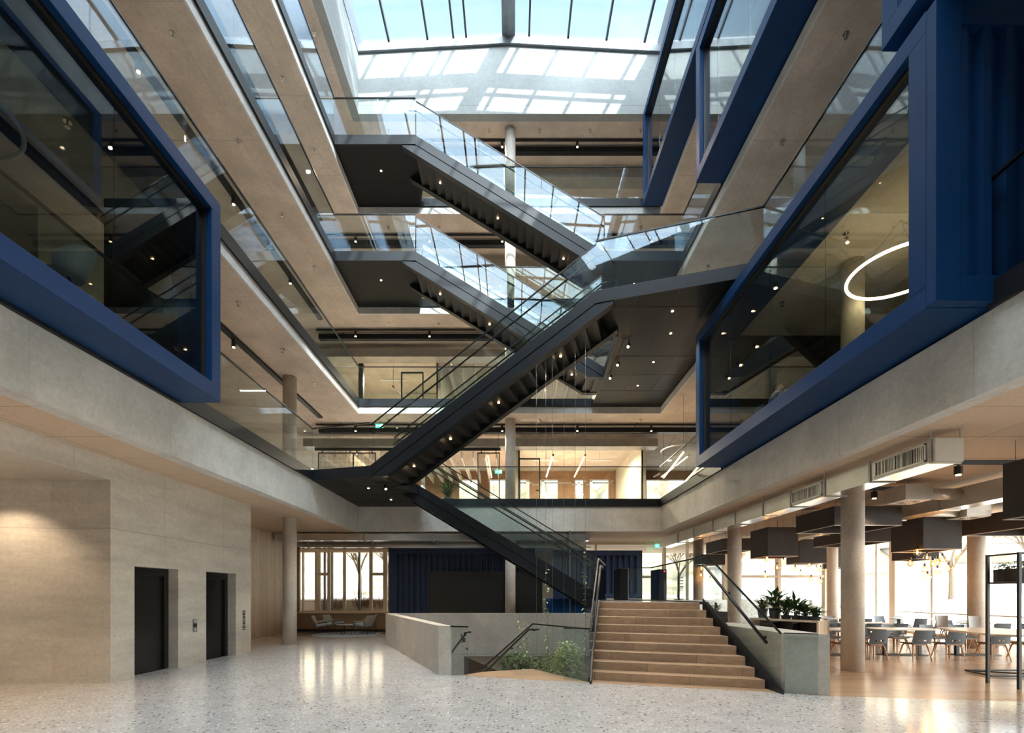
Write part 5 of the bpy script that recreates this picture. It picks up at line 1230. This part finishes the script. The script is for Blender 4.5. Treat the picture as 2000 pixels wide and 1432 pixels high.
# lounge group by the window
o = thing('round_rug', 'round pale blue rug under the lounge chairs', 'rug'); MB().cyl(-6.67, 19.35, 1.30, 0, .012, 64).build('rug', M['rug'], o)
o = thing('lounge_table', 'low round table between the lounge chairs', 'table', None, (-6.67, 19.35, .012))
MB().cyl(0, 0, .40, .36, .385, 32).build('tabletop', M['shell_grey'], o)
for k in range(3):
    a = 2*pi*k/3+.3; MB().tube([(.15*cos(a), .15*sin(a), .36), (.34*cos(a-.25), .34*sin(a-.25), .01), (.34*cos(a+.25), .34*sin(a+.25), .01), (.15*cos(a), .15*sin(a), .36)], .009, 6).build('leg', M['black'], o)
def lounge_chair():
    o = thing('lounge_chair', 'x', 'armchair', 'grey lounge chairs round the low table')
    MB().ext([(-.28, -.25, .33), (.28, -.25, .33), (.30, .27, .40), (-.30, .27, .40)], (0, 0, .075)).build('seat', M['rug'], o, bevel=.02)
    q = MB(); hx = [(-.22, .36), (-.33, .52), (-.25, .76), (.25, .76), (.33, .52), (.22, .36)]
    q.ext([(x, -.20-(z-.36)*.35, z) for x, z in hx], (0, -.08, -.01)); q.build('backrest', M['fabric'], o, bevel=.02)
    for s_ in (-1, 1):
        MB().ext([(s_*.30, -.28, .50), (s_*.36, -.28, .50), (s_*.36, .16, .54), (s_*.30, .16, .54)], (0, 0, .025)).build('armrest', M['shell_grey'], o, bevel=.008)
        MB().tube([(s_*.33, -.26, .50), (s_*.26, -.42, .01), (s_*.34, -.1, .30), (s_*.33, .30, .01), (s_*.33, .10, .53)], .010, 6).build('leg', M['black'], o)
    return o
lc = lounge_chair()
for k, (x, y, rz, lb) in enumerate(((-7.45, 18.95, -1.25, 'left hand pair, nearer'), (-7.35, 19.85, -1.75, 'left hand pair, nearer the window'), (-5.9, 18.95, 1.25, 'right hand pair, nearer'), (-6.0, 19.85, 1.75, 'right hand pair, nearer the window'))):
    c = lc if k == 0 else dup(lc); c.location = (x, y, .012); c.rotation_euler = (0, 0, rz); c['label'] = 'grey upholstered lounge chair with wire legs, '+lb
# shell chairs upstairs
def shell_chair(label, c, rz, m='shell_grey'):
    o = thing('shell_chair', label, 'chair', 'rounded shell chairs upstairs', c, rz); q = MB(); n_ = 14
    prof = []
    for j in range(9):
        t = j/8; ring_ = []
        for i in range(n_+1):
            a = pi*(-.15+1.3*i/n_)+pi; r_ = .20+.10*t**.7; back = (1-abs(i/n_*2-1)**2.2)
            z = .44+t*(.10+.30*back); ring_.append((r_*cos(a)*1.05, r_*sin(a)-.02*t, z))
        prof.append(ring_)
    for A_, B_ in zip(prof[:-1], prof[1:]):
        for i in range(n_): q.ext([A_[i], A_[i+1], B_[i+1], B_[i]], (0, 0, -.008))
    q.build('backrest', M[m], o, smooth=False); MB().lathe((0, 0, 0), [(.001, .425), (.17, .43), (.205, .45), (.001, .455)], 24).build('seat', M[m], o)
    for k in range(4): a = pi/4+k*pi/2; MB().tube([(.06*cos(a), .06*sin(a), .43), (.26*cos(a), .26*sin(a), 0)], .013, 8).build('leg', M['black'], o)
shell_chair('pale shell chair standing behind the glass of the lift side box', (-5.72, 6.15, 5.21), 2.3)
shell_chair('dark shell chair beside the plastered wall of the large meeting room', (5.2, 22.4, 5.21), 2.6, 'fabric')
shell_chair('pale shell chair in the middle of the large meeting room', (2.35, 22.6, 5.21), .4)
shell_chair('pale shell chair next to another in the large meeting room', (2.9, 22.9, 5.21), -.6)
o = thing('meeting_table', 'pale table in the corner of the large meeting room', 'table'); MB().box(3.9, 22.3, 5.88, 4.9, 23.1, 5.92).build('tabletop', M['white'], o); MB().box(4.35, 22.65, 5.21, 4.45, 22.75, 5.88).build('leg', M['black'], o)

# ------------------------------------------------------------------ the seated person
def skin_mesh(name, joints, edges, m, parent, sub=2):
    me = bpy.data.meshes.new(name); me.from_pydata([j[0] for j in joints], edges, []); me.materials.append(m)
    o = bpy.data.objects.new(name, me); C.objects.link(o); o.parent = parent
    sk_ = o.modifiers.new('skin', 'SKIN'); sk_.use_smooth_shade = True; sv = me.skin_vertices[0].data
    for i, j in enumerate(joints): sv[i].radius = j[1] if isinstance(j[1], tuple) else (j[1], j[1]); sv[i].use_root = (i == 0)
    ss = o.modifiers.new('sub', 'SUBSURF'); ss.levels = sub; ss.render_levels = sub
    return o
o = thing('person', 'seated person in a blue shirt, one hand raised to the chin', 'person', None, (5.95, 11.05, 5.21), 0)
J = [((0, 0, .44), (.13, .15)), ((0, 0, .60), (.12, .14)), ((.04, 0, .80), (.13, .16)), ((.06, 0, .93), (.09, .12)), ((.08, 0, 1.00), .055), ((.10, 0, 1.06), .055),
     ((.115, 0, 1.12), (.085, .072)), ((.11, 0, 1.19), (.095, .078)), ((.10, 0, 1.235), (.07, .06)),
     ((.06, -.17, .93), .055), ((.14, -.22, .68), .043), ((.30, -.12, .86), .032), ((.27, -.06, .99), .024),
     ((.06, .17, .93), .055), ((.12, .24, .68), .043), ((.36, .16, .70), .032), ((.43, .12, .70), .024),
     ((.10, -.10, .44), .085), ((.45, -.12, .46), .062), ((.43, -.12, .08), .042), ((.55, -.13, .04), .035),
     ((.10, .10, .44), .085), ((.45, .12, .46), .062), ((.43, .12, .08), .042), ((.55, .13, .04), .035)]
E = [(0, 1), (1, 2), (2, 3), (3, 4), (4, 5), (5, 6), (6, 7), (7, 8), (3, 9), (9, 10), (10, 11), (11, 12), (3, 13), (13, 14), (14, 15), (15, 16), (0, 17), (17, 18), (18, 19), (19, 20), (0, 21), (21, 22), (22, 23), (23, 24)]
body = skin_mesh('body', J, E, M['skin'], o)
# fingers of the raised and the resting hand, nose, ears, eyes
for hx, s_ in (((.27, -.06, .99), 1), ((.43, .12, .70), 0)):
    for k in range(4):
        f = (k-1.5)*.017; l_ = (.040, .046, .043, .034)[k]
        pts = [(hx[0], hx[1]+f, hx[2]), (hx[0]-.01*s_+.035*(1-s_), hx[1]+f, hx[2]+.035*s_), (hx[0]-.035*s_+.07*(1-s_), hx[1]+f, hx[2]+(.035+l_*.5)*s_-.01*(1-s_)), (hx[0]-.05*s_+.09*(1-s_), hx[1]+f, hx[2]+(.03+l_*.6)*s_-.03*(1-s_))]
        MB().tube(pts, [.010, .0095, .009, .007], 8).build('finger', M['skin'], o, smooth=True)
    MB().tube([(hx[0]-.01, hx[1]+.03, hx[2]-.01), (hx[0]-.03, hx[1]+.05, hx[2]+.02), (hx[0]-.045, hx[1]+.045, hx[2]+.045)], [.012, .011, .008], 8).build('thumb', M['skin'], o, smooth=True)
MB().ext([(.185, -.014, 1.125), (.185, .014, 1.125), (.195, 0, 1.165)], (.035, 0, -.012)).build('nose', M['skin'], o, bevel=.004)
for s_ in (-1, 1):
    MB().lathe((.10, s_*.080, 1.14), [(.001, -.03), (.018, -.02), (.022, .005), (.014, .03), (.001, .035)], 10).build('ear', M['skin'], o, smooth=True)
    MB().lathe((.186, s_*.030, 1.165), [(.001, -.008), (.012, 0), (.001, .008)], 10).build('eye', M['hair'], o)
MB().box(.188, -.025, 1.085, .200, .025, 1.092).build('mouth', M['shirt'], o)
q = MB(); k = len(q.v); n1, n2 = 20, 12
for j in range(n2+1):
    for i in range(n1):
        th = pi*.62*j/n2; a = 2*pi*i/n1; lift = .02 if cos(a) > .4 else 0
        th = min(th, pi*.30) if cos(a) > .35 else th
        r_ = .108; q.v.append((.098+r_*sin(th)*cos(a)*1.0, r_*.86*sin(th)*sin(a), 1.175+r_*cos(th)))
for j in range(n2):
    for i in range(n1): q.f.append((j*n1+i, j*n1+(i+1) % n1, (j+1)*n1+(i+1) % n1, (j+1)*n1+i))
hh = q.build('hair', M['hair'], o, smooth=True); md = hh.modifiers.new('thick', 'SOLIDIFY'); md.thickness = .012
JS = [((0, 0, .42), (.145, .165)), ((0, 0, .60), (.135, .155)), ((.04, 0, .80), (.145, .175)), ((.06, 0, .935), (.10, .13)), ((.07, 0, .975), .068),
      ((.06, -.175, .93), .068), ((.14, -.225, .68), .056), ((.25, -.155, .80), .046), ((.06, .175, .93), .068), ((.12, .245, .68), .056), ((.29, .185, .695), .046)]
skin_mesh('shirt', JS, [(0, 1), (1, 2), (2, 3), (3, 4), (3, 5), (5, 6), (6, 7), (3, 8), (8, 9), (9, 10)], M['shirt'], o)
JT = [((.0, 0, .43), (.14, .15)), ((.10, -.10, .44), .098), ((.45, -.12, .46), .075), ((.43, -.12, .12), .056), ((.10, .10, .44), .098), ((.45, .12, .46), .075), ((.43, .12, .12), .056)]
skin_mesh('trousers', JT, [(0, 1), (1, 2), (2, 3), (0, 4), (4, 5), (5, 6)], M['dark_wall'], o)
put_chair(5.90, 11.05, -pi/2, 'shell chair under the seated person', 'chairs in the blue box', 5.21-.06)
o = thing('meeting_table', 'table in front of the seated person', 'table'); MB().box(6.25, 10.6, 5.86, 7.4, 11.5, 5.89).build('tabletop', M['tabletop'], o); MB().box(6.8, 11.0, 5.21, 6.88, 11.08, 5.86).build('leg', M['black'], o)

o = cyl_spot('small black spotlight added to brighten the seated person', 5.75, 10.6, 8.55, True, 1, 'added box room lights')
spot(o, (0, 0, -.3), 70, 60, aim=None).rotation_euler = (Vector((5.98, 11.05, 6.3))-Vector((5.75, 10.6, 8.25))).to_track_quat('-Z', 'Y').to_euler()  # extra spot added so the seated person reads brighter

# ================================================================== OUTSIDE
q = MB(); q.ext([(-60, 23.2, 1.30), (90, 23.2, 1.30), (90, 60, 1.5), (-60, 60, 1.5)], (0, 0, -.4)); struct(q, 'ground', M['snow'], 'pale winter ground behind the building')
q = MB(); q.ext([(16.9, -20, -.1), (90, -20, .5), (90, 23.1, 1.1), (16.9, 23.1, .0)], (0, 0, -.3)); struct(q, 'ground', M['snow'], 'pale winter ground beside the dining windows')
q = MB(); q.ext([(-80, 21.3, .15), (-5.3, 21.3, .15), (-5.3, 23.15, 1.25), (-80, 23.15, 1.25)], (0, 0, -.3)); struct(q, 'ground', M['snow'], 'pale bank outside the lounge window')
hl_ = MB(); rnd = random.Random(9); NX, NY = 60, 8
for j in range(NY+1):
    for i in range(NX+1):
        hl_.v.append((-80+200*i/NX, 60+7*j, 1.3+j**1.25*1.9*(.8+.4*rnd.random())))
for j in range(NY):
    for i in range(NX): a = j*(NX+1)+i; hl_.f.append((a, a+1, a+NX+2, a+NX+1))
struct(hl_, 'hill', M['hillgreen'], 'wooded brown hillside far behind the entrance glazing', fixn=False)
def tree(label, x, y, z, h, seed, spread=.55):
    o = thing('bare_tree', label, 'tree', 'leafless trees outside the windows', (x, y, z)); rnd = random.Random(seed); q = MB()
    t = MB().tube([(0, 0, -.1), (.03, 0, h*.18), (0, .02, h*.35)], [h*.022, h*.018, h*.014], 8); t.build('trunk', M['bark'], o)
    def br(p, d, ln, r, lv):
        e_ = p+d*ln; mid = p+d*ln*.5+Vector((rnd.uniform(-1, 1), rnd.uniform(-1, 1), .3))*ln*.06; q.tube([p, mid, e_], [r, r*.8, r*.55], 4, False)
        if lv == 0: return
        for _ in range(3 if lv > 1 else 4):
            nd = (d+Vector((rnd.uniform(-1, 1), rnd.uniform(-1, 1), rnd.uniform(-.4, .7)))*spread*1.4).normalized(); br(p+d*ln*rnd.uniform(.55, 1), nd, ln*rnd.uniform(.55, .8), r*.62, lv-1)
    for _ in range(4): br(Vector((0, 0, h*rnd.uniform(.25, .35))), Vector((rnd.uniform(-.6, .6), rnd.uniform(-.6, .6), 1)).normalized(), h*.26, h*.012, 4)
    q.build('crown', M['twig'], o)
T_ = [(11.6, 34, 1.3, 4.6, 'in front of the pale pavilion'), (15.3, 33.5, 1.3, 6.0, 'right of the pale pavilion'), (20.0, 31.5, 1.3, 5.5, 'behind the far dining corner'), (24, 26.5, 1.2, 6.5, 'seen between near column and timber post'),
      (28, 26, 1.2, 6.0, 'seen under the nearest bulbs'), (31, 23, 1.0, 7.0, 'seen beyond the window side column'), (26, 15, .6, 8.0, 'reaching over the steel plant frame'), (7.0, 33, 1.3, 5.0, 'behind the turnstiles'), (-9.0, 35, 1.3, 6.0, 'left in the lounge window'), (-10.5, 33, 1.3, 6.5, 'right in the lounge window')]
for k, (x, y, z, h, w_) in enumerate(T_): tree('leafless tree '+w_, x, y, z, h, 40+k)
for k, (x, y, w_) in enumerate(((-8.5, 22.6, 'left part'), (-7.0, 22.8, 'middle part'), (-5.9, 22.7, 'right part'))):
    o = thing('shrub', 'reddish leafless shrub low in the lounge window, '+w_, 'shrub', 'reddish shrubs outside', (x, y, 1.0)); rnd = random.Random(60+k); q = MB()
    for _ in range(140):
        a = rnd.uniform(0, 6.28); r_ = rnd.uniform(.05, .75); q.tube([(cos(a)*r_*.7, sin(a)*r_*.3, -.2), (cos(a)*r_, sin(a)*r_*.5, rnd.uniform(.25, .8))], [.007, .003], 4)
    q.build('twig', M['shrub'], o)['kind'] = 'stuff'
def building(label, x0, x1, y, d_, z0, h, nw, wz, roof='white_ext', wall='white_ext', ry=0):
    o = thing('building', label, 'building')
    MB().box(x0, y, z0, x1, y+d_, z0+h).build('wall', M[wall], o); MB().box(x0-.5, y-.6, z0+h, x1+.5, y+d_+.5, z0+h+.35).build('roof', M[roof], o)
    for k in range(nw):
        xa = x0+(x1-x0)*(k+.15)/nw; xb = x0+(x1-x0)*(k+.85)/nw; w_ = MB().box(xa, y-.05, z0+wz[0], xb, y+.02, z0+wz[1]).build('window', M['white_ext'], o)
        MB().box(xa+.1, y-.08, z0+wz[0]+.1, xb-.1, y-.04, z0+wz[1]-.1).build('pane', M['window_ext'], w_)
building('pale low pavilion seen behind the potted plants', 22.5, 32, 46, 8, 1.3, 3.0, 6, (.7, 2.3), 'alu', 'white_ext')
building('long white school building with a window band beyond the dining windows', 42, 110, 52, 10, .8, 3.3, 30, (1.0, 2.2))
building('second white building with orange sign behind the long one', 60, 130, 70, 12, 1, 8, 24, (4.6, 6.0))
tag(MB().box(64, 69.6, 6.2, 72, 69.9, 7.3).build('shop_sign', M['orange']), 'plain orange sign band on the farther white building', 'sign')
